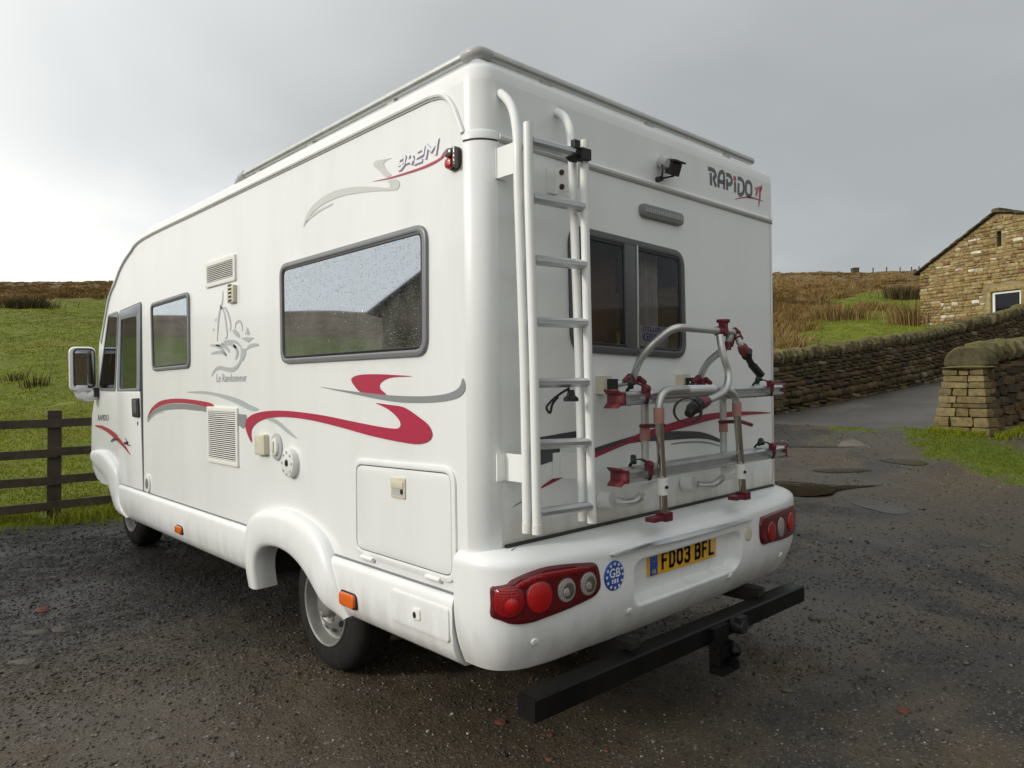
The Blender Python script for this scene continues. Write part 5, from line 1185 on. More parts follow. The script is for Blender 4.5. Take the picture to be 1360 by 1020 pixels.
    gr = N('ShaderNodeMix', data_type='FLOAT'); L(math_('MAXIMUM', at['field'], at['verge']), gr.inputs['Factor']); L(wetr.outputs['Result'], gr.inputs['A']); gr.inputs['B'].default_value = .95
    L(gr.outputs['Result'], b.inputs['Roughness']); b.inputs['Specular IOR Level'].default_value = .35
    h = math_('ADD', math_('MULTIPLY', fine, .45), math_('MULTIPLY', rng(vo.outputs['Distance'], .6, .0), .35))
    bp = N('ShaderNodeBump'); bp.inputs['Strength'].default_value = .6; bp.inputs['Distance'].default_value = .014
    L(h, bp.inputs['Height']); L(bp.outputs[0], b.inputs['Normal'])
    return m
TM = terrain_mat()
vx, vy = GV[:, 0], GV[:, 1]; tu, tv = uv_of(vx, vy)
# chippings: the strip in front of the fence and under the vehicle, and ruts on the right
chip = np.clip(_sst(1.2, 3.4, vy+(fbm(vx*.6, vy*.6, 40.)-.5)*2.6)*(vx < 3.0), 0, 1)
RUT = [[p[:2] for p in [(4.786,1.2,0),(4.741,0.8263,0),(4.712,0.5526,0),(4.58,0.1448,0),(4.405,-0.1541,0),(4.104,-0.5487,0),(3.898,-0.9685,0)]], [p[:2] for p in [(3.508,0.4682,0),(3.604,0.0216,0),(3.446,-0.3205,0),(3.275,-0.5855,0),(3.274,-0.9329,0)]]]
rutd = np.full(len(vx), 9.)
for rl in RUT:
    for (a, b) in zip(rl[:-1], rl[1:]): rutd = np.minimum(rutd, seg_d(vx, vy, a[0], a[1], b[0], b[1]))
chip = np.maximum(chip, _sst(.24, .05, rutd+(fbm(vx*4, vy*4, 45.)-.5)*.3))
chip = np.maximum(chip, _sst(.54, .68, fbm(vx*.8, vy*1.1, 44.))*.8*(tu > .5))
wet = _sst(.46, .66, fbm(vx*.55, vy*.8, 50.))*.8*(tu > -1.5)
for pl in PUD: wet = np.maximum(wet, _sst(.7, .0, poly_sd(vx, vy, pl)))
wet = np.maximum(wet, .6*_sst(.5,.62,fbm(vx*1.3, vy*1.3, 52.)))
attrs = dict(field=fld, moor=moo, road=roa, verge=ver, chip=chip, wet=wet)
for k, nm in ((0, 'gravel_yard'), (1, 'road'), (2, 'field'), (3, 'moorland_hill')):
    F = GF[cls == k]; used, inv = np.unique(F, return_inverse=True)
    raw(nm, GV[used], inv.reshape(-1, 4), TM, 'structure', 1, {a: v[used] for a, v in attrs.items()})
# puddles: flat water in the hollows
wm_ = bpy.data.materials.new('puddle_water'); wm_.use_nodes = True; b_ = wm_.node_tree.nodes['Principled BSDF']
b_.inputs['Base Color'].default_value = (.034,.026,.017,1); b_.inputs['Roughness'].default_value = .045; b_.inputs['IOR'].default_value = 1.33
_n = wm_.node_tree.nodes.new('ShaderNodeTexNoise'); _n.inputs['Scale'].default_value = 9; _n.inputs['Detail'].default_value = 3; _g = wm_.node_tree.nodes.new('ShaderNodeNewGeometry'); wm_.node_tree.links.new(_g.outputs['Position'], _n.inputs['Vector'])
_p = wm_.node_tree.nodes.new('ShaderNodeBump'); _p.inputs['Strength'].default_value = .16; _p.inputs['Distance'].default_value = .02; wm_.node_tree.links.new(_n.outputs['Fac'], _p.inputs['Height']); wm_.node_tree.links.new(_p.outputs[0], b_.inputs['Normal'])
wf_ = mat('thin_water_film', (.050,.046,.040), .27, spec=.6, noise_amt=.25, noise_scale=5, bump=.08, bump_scale=14)
for pl, pz, (ca, cb) in zip(PUD, PZ, PL):
    o_ = [(ca+(p[0]-ca)*1.25, cb+(p[1]-cb)*1.25) for p in pl]
    mb = MB(); mb.add([(p[0], p[1], pz+.003) for p in smooth(o_, True, 4)], [tuple(range(len(o_)*4))[::-1] if area2(o_) < 0 else tuple(range(len(o_)*4))])
    kind(obj('puddle', mb, wf_ if pl is PUD[2] else wm_, None, 0, recalc=False), 'structure')

# ---------------------------------------------------------------- stones
def stone_mesh(seed, jit=.10, pw=3.2, bevel=True):
    r = random.Random(seed); bm = bmesh.new(); bmesh.ops.create_cube(bm, size=1.); bmesh.ops.subdivide_edges(bm, edges=bm.edges[:], cuts=1, use_grid_fill=True)
    for v in bm.verts:
        p = v.co*2; n = (abs(p.x)**pw+abs(p.y)**pw+abs(p.z)**pw)**(1/pw)
        v.co = (p/n*.5*1.06)+Vector((r.uniform(-1,1), r.uniform(-1,1), r.uniform(-1,1)))*jit*.5
    V = np.array([v.co[:] for v in bm.verts]); bm.verts.index_update(); F = np.array([[v.index for v in f.verts] for f in bm.faces]); bm.free(); return V, F
STV = [stone_mesh(100+k, .20, 7.0) for k in range(14)]
COP = [stone_mesh(200+k, .12, 2.6) for k in range(8)]
def chip_mesh(seed):
    r = random.Random(seed); V = np.array([[x, y, z] for z in (-1, 1) for x, y in ((-1,-1),(1,-1),(1,1),(-1,1))], float)
    V = V*np.array([r.uniform(.7,1.1), r.uniform(.7,1.1), r.uniform(.6,1.)])*.42+np.array([[r.uniform(-1,1) for _ in range(3)] for _ in range(8)])*.16
    return V, np.array([(0,3,2,1),(4,5,6,7),(0,1,5,4),(1,2,6,5),(2,3,7,6),(3,0,4,7)])
CHP = [chip_mesh(700+k) for k in range(12)]
PEB = [stone_mesh(300+k, .30, 2.3) for k in range(8)]
def stone_mat(name, cols, moss, attr=None, moss_col=(.085,.095,.022)):
    m = bpy.data.materials.new(name); m.use_nodes = True; nt = m.node_tree; b = nt.nodes['Principled BSDF']; L = nt.links.new
    if attr: a = nt.nodes.new('ShaderNodeAttribute'); a.attribute_name = attr; f = a.outputs['Fac']
    else: a = nt.nodes.new('ShaderNodeObjectInfo'); f = a.outputs['Random']
    r = nt.nodes.new('ShaderNodeValToRGB'); r.color_ramp.interpolation = 'LINEAR'; L(f, r.inputs[0]); e = r.color_ramp.elements
    e[0].position, e[0].color = cols[0][0], (*cols[0][1], 1); e[1].position, e[1].color = cols[-1][0], (*cols[-1][1], 1)
    for p, c in cols[1:-1]: q = e.new(p); q.color = (*c, 1)
    g = nt.nodes.new('ShaderNodeNewGeometry')
    n = nt.nodes.new('ShaderNodeTexNoise'); n.inputs['Scale'].default_value = 9; n.inputs['Detail'].default_value = 8; n.inputs['Roughness'].default_value = .7; L(g.outputs['Position'], n.inputs['Vector'])
    hs = nt.nodes.new('ShaderNodeHueSaturation'); mp = nt.nodes.new('ShaderNodeMapRange'); mp.inputs['From Min'].default_value = .3; mp.inputs['From Max'].default_value = .7; mp.inputs['To Min'].default_value = .55; mp.inputs['To Max'].default_value = 1.4
    L(n.outputs['Fac'], mp.inputs['Value']); L(mp.outputs[0], hs.inputs['Value']); L(r.outputs[0], hs.inputs['Color'])
    n2 = nt.nodes.new('ShaderNodeTexNoise'); n2.inputs['Scale'].default_value = 3.5; n2.inputs['Detail'].default_value = 7; n2.inputs['Roughness'].default_value = .7; L(g.outputs['Position'], n2.inputs['Vector'])
    sp = nt.nodes.new('ShaderNodeSeparateXYZ'); L(g.outputs['Normal'], sp.inputs[0])
    ad = nt.nodes.new('ShaderNodeMath'); ad.operation = 'MULTIPLY_ADD'; L(sp.outputs['Z'], ad.inputs[0]); ad.inputs[1].default_value = .22; L(n2.outputs['Fac'], ad.inputs[2])
    mr_ = nt.nodes.new('ShaderNodeMapRange'); mr_.inputs['From Min'].default_value = .66-moss*.2; mr_.inputs['From Max'].default_value = .84-moss*.2; L(ad.outputs[0], mr_.inputs['Value'])
    mu_ = nt.nodes.new('ShaderNodeMath'); mu_.operation = 'MULTIPLY'; mu_.inputs[1].default_value = .85; L(mr_.outputs[0], mu_.inputs[0])
    mx = nt.nodes.new('ShaderNodeMix'); mx.data_type = 'RGBA'; L(mu_.outputs[0], mx.inputs['Factor']); L(hs.outputs[0], mx.inputs['A']); mx.inputs['B'].default_value = (*moss_col, 1)
    L(mx.outputs['Result'], b.inputs['Base Color']); b.inputs['Roughness'].default_value = .9; b.inputs['Specular IOR Level'].default_value = .25
    nb = nt.nodes.new('ShaderNodeTexNoise'); nb.inputs['Scale'].default_value = 38; nb.inputs['Detail'].default_value = 6; L(g.outputs['Position'], nb.inputs['Vector'])
    bp = nt.nodes.new('ShaderNodeBump'); bp.inputs['Strength'].default_value = .6; bp.inputs['Distance'].default_value = .02; L(nb.outputs['Fac'], bp.inputs['Height']); L(bp.outputs[0], b.inputs['Normal'])
    return m
WC = [(0,(.042,.031,.019)),(.2,(.075,.055,.029)),(.4,(.105,.077,.037)),(.55,(.060,.049,.033)),(.7,(.125,.083,.042)),(.82,(.085,.043,.026)),(.93,(.13,.105,.065)),(1,(.22,.19,.13))]
PC = [(0,(.11,.080,.036)),(.25,(.185,.138,.060)),(.5,(.145,.115,.052)),(.7,(.22,.17,.080)),(.9,(.16,.12,.055)),(.96,(.19,.10,.06)),(1,(.20,.17,.09))]
BC = [(0,(.17,.115,.052)),(.15,(.28,.205,.085)),(.35,(.34,.26,.115)),(.5,(.25,.165,.075)),(.65,(.37,.29,.135)),(.78,(.22,.115,.058)),(.86,(.32,.25,.115)),(.95,(.40,.33,.18)),(1,(.66,.61,.50))]
CC = [(0,(.060,.050,.027)),(.5,(.105,.088,.044)),(1,(.15,.125,.07))]
M['wall_o'] = stone_mat('wall_stone', WC, .35); M['wall_s'] = stone_mat('wall_stone_joined', WC, .35, 'rnd')
M['pier_o'] = stone_mat('pier_stone', PC, .55); M['cope_o'] = stone_mat('coping_stone', CC, .55, None, (.115,.110,.030)); M['cope_s'] = stone_mat('coping_stone_joined', CC, .75, 'rnd', (.125,.125,.030))
M['barn_o'] = stone_mat('barn_stone', BC, .10); M['barn_s'] = stone_mat('barn_stone_joined', BC, .10, 'rnd')
M['core'] = mat('wall_core', (.016,.013,.009), .95)  # near-black: the shadow deep between the stones is put into its colour
M['mortar'] = mat('lime_mortar', (.25,.195,.10), .95, noise_amt=.3, noise_scale=4, bump=.5, bump_scale=20)
M['slate'] = stone_mat('stone_slate', [(0,(.05,.042,.030)),(.5,(.085,.070,.048)),(1,(.12,.095,.062))], .35)
def stone_data(var, key, m):
    out = []
    for k, (V, F) in enumerate(var):
        me = bpy.data.meshes.new('stone_'+key); me.from_pydata(V.tolist(), [], F.tolist()); me.materials.append(m)
        me.polygons.foreach_set('use_smooth', [True]*len(F)); me.set_sharp_from_angle(angle=math.radians(28)); out.append(me)
    return out
def place_stones(root, name, items, var, key, m_obj, m_stuff, limit=290, stuff_name=None):
    """items: (centre, basis 3x3 columns, size) ; nearest become parts, the rest one joined part"""
    cam_p = np.array([-1.68,-1.93,1.45])
    items = sorted(items, key=lambda it: -max(it[2])/np.linalg.norm(np.array(it[0])-cam_p))
    data = stone_data(var, key, m_obj)
    for it in items[:limit]:
        o = bpy.data.objects.new(name, data[RNG.randrange(len(data))]); COL.objects.link(o); o.parent = root
        Mx = Matrix([[it[1][r][c]*it[2][c] for c in range(3)] for r in range(3)]).to_4x4(); Mx.translation = Vector(it[0])-ORG[root.name]
        o.matrix_local = Mx
    rest = items[limit:]
    if rest:
        Vs, Fs, rn = [], [], []; off = 0
        for it in rest:
            V, F = var[RNG.randrange(len(var))]; A = np.array(it[1])*np.array(it[2])[None, :]
            Vs.append(V @ A.T+np.array(it[0])); Fs.append(F+off); off += len(V); rn.append(np.full(len(V), RNG.random()))
        raw(stuff_name or name, np.concatenate(Vs), np.concatenate(Fs), m_stuff, 'stuff', 0, {'rnd': np.concatenate(rn)}, root)
def basis(d, tilt=0., roll=0.):
    """columns: along the wall, out of the wall, up"""
    ex = Vector((d[0], d[1], 0)).normalized(); ez = Vector((0,0,1)); ey = ez.cross(ex)
    Rm = Matrix.Rotation(tilt, 3, ey) @ Matrix.Rotation(roll, 3, 'Z'); B = Matrix((ex, ey, ez)).transposed(); B = Rm @ B
    return [[B[r][c] for c in range(3)] for r in range(3)]
def rubble(p0, d, n_out, length, base, height, batter, ch, sl, top=None, skip=None, jit=.2, thick=.22, edge_face=None):
    items = []; h = 0.
    while h < height-.02:
        c = min(RNG.uniform(*ch)*(1.25 if h < .3 and height < 2 else 1.), height-h)
        if height-h-c < ch[0]*.5: c = height-h
        s = -RNG.uniform(0, .2)
        while s < length:
            w = RNG.uniform(*sl)*(1+.5*(RNG.random() < .12)); s0, s1 = max(s, 0), min(s+w, length)
            if s1-s0 > .05:
                sm, hm = (s0+s1)/2, h+c/2
                if (top is None or hm+c*.35 < top(sm)) and not (skip and skip(s0, s1, h, h+c)):
                    x = p0[0]+d[0]*sm; y = p0[1]+d[1]*sm; out = (height-hm)*batter+RNG.uniform(-.012,.018)
                    k = RNG.random(); cc = c*(.9 if k > .12 else .62)
                    items.append(((x+n_out[0]*(out-thick/2), y+n_out[1]*(out-thick/2), base(x, y)+hm), basis(d, RNG.uniform(-1,1)*.05*jit*3), ((s1-s0)*.985, thick, cc*1.06)))
            s += w
        h += c
    return items
# the far dry stone wall along the lane
g0 = lambda x, y: float(ground_h(x, y))
Lw = float(np.linalg.norm(W1-W0))
wt_ = thing('dry_stone_wall', 'long dry stone wall with upright coping stones running along the far side of the lane', 'stone wall', ((W0[0]+W1[0])/2, (W0[1]+W1[1])/2, g0(*((W0+W1)/2))), 'dry stone walls')
it = rubble(W0-WD*7, WD, WN, Lw+10, lambda x, y: g0(x, y)-.06, 1.16, .13, (.055,.165), (.10,.40), jit=.5)
vis = [t for t in it if float(uv_of(t[0][0], t[0][1])[0])/float(uv_of(t[0][0], t[0][1])[1]) > .30]; inv_ = [t for t in it if t not in vis]
place_stones(wt_, 'stone', vis+inv_, STV, 'wall', M['wall_o'], M['wall_s'], 290)
mb = MB(); rows = []
for k in range(25):
    c = W0-WD*7+WD*(Lw+10)*k/24; z = g0(*c); rows.append([(c[0]+WN[0]*o_, c[1]+WN[1]*o_, z+h_) for o_, h_ in ((.06,-.3),(.05,0),(-.03,1.10),(-.28,1.10),(-.36,0),(-.36,-.3))])
obj('wall_core', MB().grid(rows, closed_v=True, cap=True), M['core'], wt_, 0)
items = []; s = 0
while s < Lw+10:
    w = RNG.uniform(.09,.19); c = W0-WD*7+WD*(s+w/2); h_ = RNG.uniform(.26,.36); items.append(((c[0]-WN[0]*.14, c[1]-WN[1]*.14, g0(*c)+1.10+h_*.42), basis(WD, .16+RNG.uniform(-.12,.12), RNG.uniform(-.1,.1)), (w*.98, RNG.uniform(.36,.48), h_))); s += w*.97
place_stones(wt_, 'coping_stone', items, COP, 'cope', M['cope_o'], M['cope_s'], 200)
# the near wall with its squared end
Pd = PD/np.linalg.norm(PD); EN = -Pd                   # the end faces back along the wall
zb = g0(*P0)
nw = thing('dry_stone_wall', 'short near dry stone wall with a squared pale end standing on the green verge', 'stone wall', (P0[0], P0[1], zb), 'dry stone walls')
it = rubble(P0+Pd*.10, Pd, PN, 7., lambda x, y: g0(x, y)-.08, 1.20, .12, (.10,.17), (.20,.50))
place_stones(nw, 'stone', it, STV, 'near', M['wall_o'], M['wall_s'], 250)
EWD = .80
items = []; h = 0; 
ch_ = [.21,.17,.15,.08,.12,.13,.11,.11,.12]; nst = [2,3,3,2,2,3,2,2,3]
for k, c in enumerate(ch_):
    hm = h+c/2; bt = (1.2-hm)*.13; wid = EWD-2*(1.2-0)*.0; w0 = -bt; w1 = EWD-.14+bt; x_ = w0; n_ = nst[k]; cuts = sorted([RNG.uniform(.3,.7) if n_ == 2 else (j+1)/n_+RNG.uniform(-.08,.08) for j in range(n_-1)])
    cuts = [0]+cuts+[1]
    for a, b in zip(cuts[:-1], cuts[1:]):
        sm = w0+(w1-w0)*(a+b)/2; ww = (w1-w0)*(b-a)
        c0 = P0-PN*(sm+.07-.07)+EN*(bt*.8-.16)+EN*RNG.uniform(-.014,.016)
        items.append(((c0[0], c0[1], zb-.06+hm), basis(-PN, RNG.uniform(-.02,.02)), (ww-.022, .34, c-.014)))
    h += c
PSV = [stone_mesh(500+k, .05, 12.0) for k in range(10)]
place_stones(nw, 'end_stone', items, PSV, 'pier', M['pier_o'], M['wall_s'], 290)
rows = []
for k in range(9):
    c = P0+Pd*(.12+6.9*k/8); z = g0(*c)-.06; rows.append([(c[0]-PN[0]*o_, c[1]-PN[1]*o_, z+h_) for o_, h_ in ((-.10,-.2),(.03,1.16),(EWD-.2,1.16),(EWD-.05,-.2))])
obj('wall_core', MB().grid(rows, closed_v=True, cap=True), M['core'], nw, 0)
items = [((P0-PN*.30+EN*-.10)[0], (P0-PN*.30+EN*-.10)[1], zb+1.155)]
items = [(items[0], basis(-PN), (.78,.46,.085))]
rows = []
for d_, k_ in ((.02,.88),(-.01,.97),(-.06,1.),(-.30,1.),(-.36,.9)): rows.append([(P0[0]-PN[0]*(.30+.37*k_*math.cos(t)*(1+.03*math.sin(5*t)))+EN[0]*d_, P0[1]-PN[1]*(.30+.37*k_*math.cos(t))+EN[1]*d_, zb+1.195+.33*k_*max(math.sin(t), 0)**.8+.012*math.sin(7*t)) for t in [PI*j/16 for j in range(17)]])
obj('end_coping_stone', MB().grid(rows, cap=True), M['cope_o'], nw, 35)
obj('end_core', MB().box(Vector((P0[0]-PN[0]*.31-EN[0]*.24, P0[1]-PN[1]*.31-EN[1]*.24, zb+.5)), (.50,.50,1.2), Matrix.Rotation(math.atan2(Pd[1], Pd[0]), 3, 'Z'), .86), M['core'], nw, 0)
s = .34
while s < 7:
    w = RNG.uniform(.12,.22); c = P0+Pd*(s+w/2)-PN*.30; h_ = RNG.uniform(.34,.44); items.append(((c[0], c[1], g0(*c)+1.13+h_*.42), basis(Pd, .18+RNG.uniform(-.12,.12), RNG.uniform(-.1,.1)), (w*.98, RNG.uniform(.56,.66), h_))); s += w*.95
place_stones(nw, 'coping_stone', items, COP, 'cope_near', M['cope_o'], M['cope_s'], 200)
# the stone barn
bu = 15.85; bv = 27.65
A0 = np.array(xy_of(bu, bv)); bd_uv = np.array([.42,-.907]); bd = np.array(xy_of(*bd_uv))-np.array(xy_of(0,0)); bd /= np.linalg.norm(bd)
bn = np.array([bd[1], -bd[0]])
if np.dot(bn, np.array([-1.68,-1.93])-A0) < 0: bn = -bn
zb_ = 2.4
def on_gable(px_): 
    k = px_; t_ = (k*bv-bu)/(bd_uv[0]-k*bd_uv[1])*1.; return t_
def gz(px_, py_):
    k = (px_-680)/947.; t_ = (k*bv-bu)/(bd_uv[0]/np.hypot(*bd_uv)-k*bd_uv[1]/np.hypot(*bd_uv)); vv_ = bv+t_*bd_uv[1]/np.hypot(*bd_uv); hy = 517-.0121*(px_+218)
    return float(t_), float(1.45+(hy-py_)/947.*vv_)
ev = gz(1224, 362); ap = gz(1325, 283); wa = gz(1317, 388); wb = gz(1355, 421); sl_a = gz(1327, 307); eaveL = ev[1]
GLEN = ap[0]*2+2.2; top_l = lambda s: eaveL+(ap[1]-eaveL)*s/ap[0] if s < ap[0] else ap[1]-(s-ap[0])*(ap[1]-eaveL)/ap[0]*.42
bar_ = thing('stone_barn', 'pale rubble stone barn gable with a small white window beyond the lane wall', 'barn', (A0[0]+bd[0]*2, A0[1]+bd[1]*2, zb_))
G2 = lambda s, z, d: (A0[0]+bd[0]*s+bn[0]*d, A0[1]+bd[1]*s+bn[1]*d, z)
wx0, wx1, wz0, wz1 = wa[0], wb[0]+.05, min(wb[1], wa[1])-.0, wa[1]
wz0 = gz(1336, 419)[1]; wz1 = gz(1336, 386)[1]
gab = [(0,zb_-1),(GLEN,zb_-1),(GLEN,top_l(GLEN)),(ap[0],ap[1]),(0,eaveL)]
wall_b = obj('wall', MB().prism(gab, G2, -.45, -.02, 0, [rect(wx0,wz0,wx1,wz1), rect(sl_a[0]-.06,sl_a[1]-.55,sl_a[0]+.10,sl_a[1])], True), M['mortar'], bar_, 0)
SIDE = lambda s, z, d: (A0[0]-bn[0]*s-bd[0]*d, A0[1]-bn[1]*s-bd[1]*d, z)
obj('side_wall', MB().prism(rect(.02,zb_-1,9,eaveL-.02), SIDE, -.4, -.02, 0, (), True), M['mortar'], bar_, 0)
def skp(s0, s1, h0, h1):
    z0, z1 = zb_+h0, zb_+h1
    return (s1 > wx0-.14 and s0 < wx1+.14 and z1 > wz0-.14 and z0 < wz1+.2) or (s1 > sl_a[0]-.05 and s0 < sl_a[0]+.09 and z1 > sl_a[1]-.5 and z0 < sl_a[1])
it = rubble(A0, bd, bn, GLEN, lambda x, y: zb_, ap[1]-zb_, 0., (.075,.15), (.11,.34), top=lambda s: top_l(s)-zb_-.04, skip=skp, thick=.16)
it = [((t[0][0]+bn[0]*.008, t[0][1]+bn[1]*.008, t[0][2]), t[1], t[2]) for t in it]
hi_ = [t for t in it if t[2] and t[0][2] > 3.3]; lo__ = [t for t in it if t[0][2] <= 3.3]
place_stones(bar_, 'stone', hi_, STV, 'barn', M['barn_o'], M['barn_s'], 290)
place_stones(bar_, 'lower_stone', lo__, STV, 'barnlow', M['barn_o'], M['barn_s'], 0, 'lower_stone')
it = rubble(A0, -bn, -bd, 9., lambda x, y: zb_, eaveL-zb_-.1, 0., (.12,.2), (.25,.5), thick=.16)
place_stones(bar_, 'side_stone', it, STV, 'barnside', M['barn_o'], M['barn_s'], 0, 'side_stone')
bw = obj('window', MB().prism(rect(wx0+.01,wz0+.01,wx1-.01,wz1-.01), G2, -.16, -.07, .01, [rect(wx0+.09,wz0+.09,wx1-.09,wz1-.09)]), M['wframe'], bar_, 0, 'small white framed window')
obj('pane', MB().prism(rect(wx0+.08,wz0+.08,wx1-.08,wz1-.08), G2, -.13,-.12,0,(),True), M['bpane'], bw, 0)
obj('dark_room', MB().box(G2((wx0+wx1)/2,(wz0+wz1)/2,-.9),(1.2,1.2,1.0)), M['core'], bw, 0)
for (a, b, c_, d_, nm) in ((wx0-.02,wz1+.002,wx1+.22,wz1+.16,'lintel'),(wx0-.14,wz0-.12,wx0-.002,wz1-.0,'jamb'),(wx1+.002,wz0-.12,wx1+.14,wz1,'jamb'),(wx0,wz0-.14,wx1,wz0-.004,'sill')):
    obj(nm, MB().prism(rect(a,b,c_,d_), G2, -.10, .025, .012), M['barn_o'], bw if nm != 'lintel' else bw, 30)
# roof of stone slates stepping down both slopes
sd = stone_data(PSV[:5], 'slate', M['slate'])
def slates(s_top, z_top, s_end, z_end, n, sign):
    dv = Vector((s_end-s_top, z_end-z_top)); Ls = dv.length; dv.normalize()
    for k in range(n):
        for j in range(5):
            f = (k+.5)/n*Ls; s = s_top+dv.x*f; z = z_top+dv.y*f+.045+.006*(k % 2); dep = .12-.85*j-.42
            c = Vector(G2(s, z, dep)); ex = Vector((bd[0]*dv.x, bd[1]*dv.x, dv.y)); ey = Vector((bn[0], bn[1], 0)); ez = ex.cross(ey)
            if ez.z < 0: ez = -ez
            ex2 = (ex*math.cos(.045)-ez*(-math.sin(.045)) ).normalized(); ez2 = ex2.cross(ey); ez2 = ez2 if ez2.z > 0 else -ez2
            Bm = Matrix((ex2, ey, ez2)).transposed(); sz = (Ls/n*1.35, .86, RNG.uniform(.045,.07))
            o = bpy.data.objects.new('slate', sd[RNG.randrange(5)]); COL.objects.link(o); o.parent = bar_
            Mx = Matrix([[Bm[r][c2]*sz[c2] for c2 in range(3)] for r in range(3)]).to_4x4(); Mx.translation = c-ORG[bar_.name]+Vector((0,0,RNG.uniform(-.006,.006))); o.matrix_local = Mx
slates(ap[0], ap[1], -.16, eaveL-(ap[1]-eaveL)/ap[0]*.16, 13, 1)
slates(ap[0], ap[1], GLEN+.1, top_l(GLEN)-.03, 15, -1)
R0 = [G2(ap[0],ap[1]+.01,.03),G2(-.12,eaveL-.06,.03),G2(-.12,eaveL-.06,-9),G2(ap[0],ap[1]+.01,-9)]; R1 = [G2(ap[0],ap[1]+.01,.03),G2(GLEN,top_l(GLEN)+.01,.03),G2(GLEN,top_l(GLEN)+.01,-9),G2(ap[0],ap[1]+.01,-9)]
obj('roof', MB().add(R0,[(0,1,2,3)]).add(R1,[(0,1,2,3)]), M['slate'], bar_, 0, recalc=False)
for j in range(5): inst('ridge_stone', sd[j], Vector(G2(ap[0],ap[1]+.10,.05-.42-.85*j)), (0,0,math.atan2(bn[1],bn[0])), (.86,.26,.12), bar_)

# ---------------------------------------------------------------- post and rail fence
fd = Vector((.9865,-.1639,0)); fp = Vector(([(0.038,7.158,0)][0][0], [(0.038,7.158,0)][0][1], 0))
fn_ = thing('wooden_fence', 'dark weathered post and rail fence with four rails at the foot of the green hillside', 'fence', (fp.x, fp.y, 0))
fo_ = Vector((-.1639,-.9865,0))
for t_ in (-3.6,-1.8,0,1.8,3.6,5.4):
    c = fp+fd*t_; z = g0(c.x, c.y); Rz = Matrix.Rotation(math.atan2(fd.y, fd.x), 3, 'Z')
    obj('post', MB().box(c+Vector((0,0,z+.51)),(.135,.085,1.36),Rz @ Matrix.Rotation(RNG.uniform(-.02,.02),3,'Y'),.96), M['wood'], fn_, 0)
for zc in (1.06,.735,.435,.165):
    for a, b in ((-3.7,-1.8),(-1.8,0),(0,1.8),(1.8,3.6),(3.6,5.5)):
        A = fp+fd*(a-.04)+fo_*(.065+.002*(a == 0)); B = fp+fd*(b+.04)+fo_*(.065+.004*(a > 0)); A.z = g0(A.x,A.y)+zc+RNG.uniform(-.01,.01); B.z = g0(B.x,B.y)+zc+RNG.uniform(-.01,.01)
        ex = (B-A).normalized(); ey = fo_; ez = ex.cross(ey); ez = ez if ez.z > 0 else -ez; rows = []
        for p in (A, A*.66+B*.34+ez*RNG.uniform(-.006,.006), A*.33+B*.67+ez*RNG.uniform(-.006,.006), B): rows.append([p+ey*s1*.018+ez*s2*.045 for s1, s2 in ((-1,-1),(1,-1),(1,1),(-1,1))])
        obj('rail', MB().grid(rows, closed_v=True, cap=True), M['wood'], fn_, 20)
# a stone barn out of frame, seen only in the side windows' reflection
hb_ = thing('field_barn', 'dark stone field barn behind the left hillside, mirrored in the motorhome windows', 'barn', (-10.4, 10.3, g0(-10.4,10.3)))
z0_ = g0(-10.4,10.3)-.5
obj('wall', MB().prism([(-2.6,z0_),(2.6,z0_),(2.6,z0_+3.4),(0,z0_+5.2),(-2.6,z0_+3.4)], lambda a, b, d: (-10.4+a*.62+d*.78, 10.3+a*.78-d*.62, b), -3, 3, 0, (), True), M['mortar'], hb_, 0)
obj('roof', MB().grid([[(-10.4+a*.62+d*.78, 10.3+a*.78-d*.62, b) for a, b in ((-2.9,z0_+3.28),(0,z0_+5.32),(2.9,z0_+3.28))] for d in (-3.2,3.2)]), M['slate'], hb_, 0)

# ---------------------------------------------------------------- plants and loose stones
def blade_mat(name, stops, rough=.8):
    m = bpy.data.materials.new(name); m.use_nodes = True; nt = m.node_tree; b = nt.nodes['Principled BSDF']
    a = nt.nodes.new('ShaderNodeAttribute'); a.attribute_name = 'rnd'; r = nt.nodes.new('ShaderNodeValToRGB'); nt.links.new(a.outputs['Fac'], r.inputs[0]); e = r.color_ramp.elements
    e[0].position, e[0].color = stops[0][0], (*stops[0][1], 1); e[1].position, e[1].color = stops[-1][0], (*stops[-1][1], 1)
    for p, c in stops[1:-1]: q = e.new(p); q.color = (*c, 1)
    nt.links.new(r.outputs[0], b.inputs['Base Color']); b.inputs['Roughness'].default_value = rough; b.inputs['Specular IOR Level'].default_value = .05; return m
M['grass'] = blade_mat('grass_blades', [(0,(.100,.114,.011)),(.4,(.180,.212,.015)),(.75,(.245,.272,.022)),(.9,(.27,.26,.036)),(1,(.27,.225,.06))])
M['moss'] = blade_mat('verge_blades', [(0,(.050,.064,.010)),(.4,(.102,.132,.013)),(.75,(.150,.180,.020)),(1,(.15,.15,.04))])
M['rush'] = blade_mat('rush_blades', [(0,(.085,.054,.022)),(.35,(.155,.100,.036)),(.7,(.25,.165,.062)),(1,(.33,.235,.105))])
M['rushdark'] = blade_mat('dark_rush_blades', [(0,(.030,.030,.012)),(.5,(.070,.055,.025)),(1,(.15,.11,.05))])
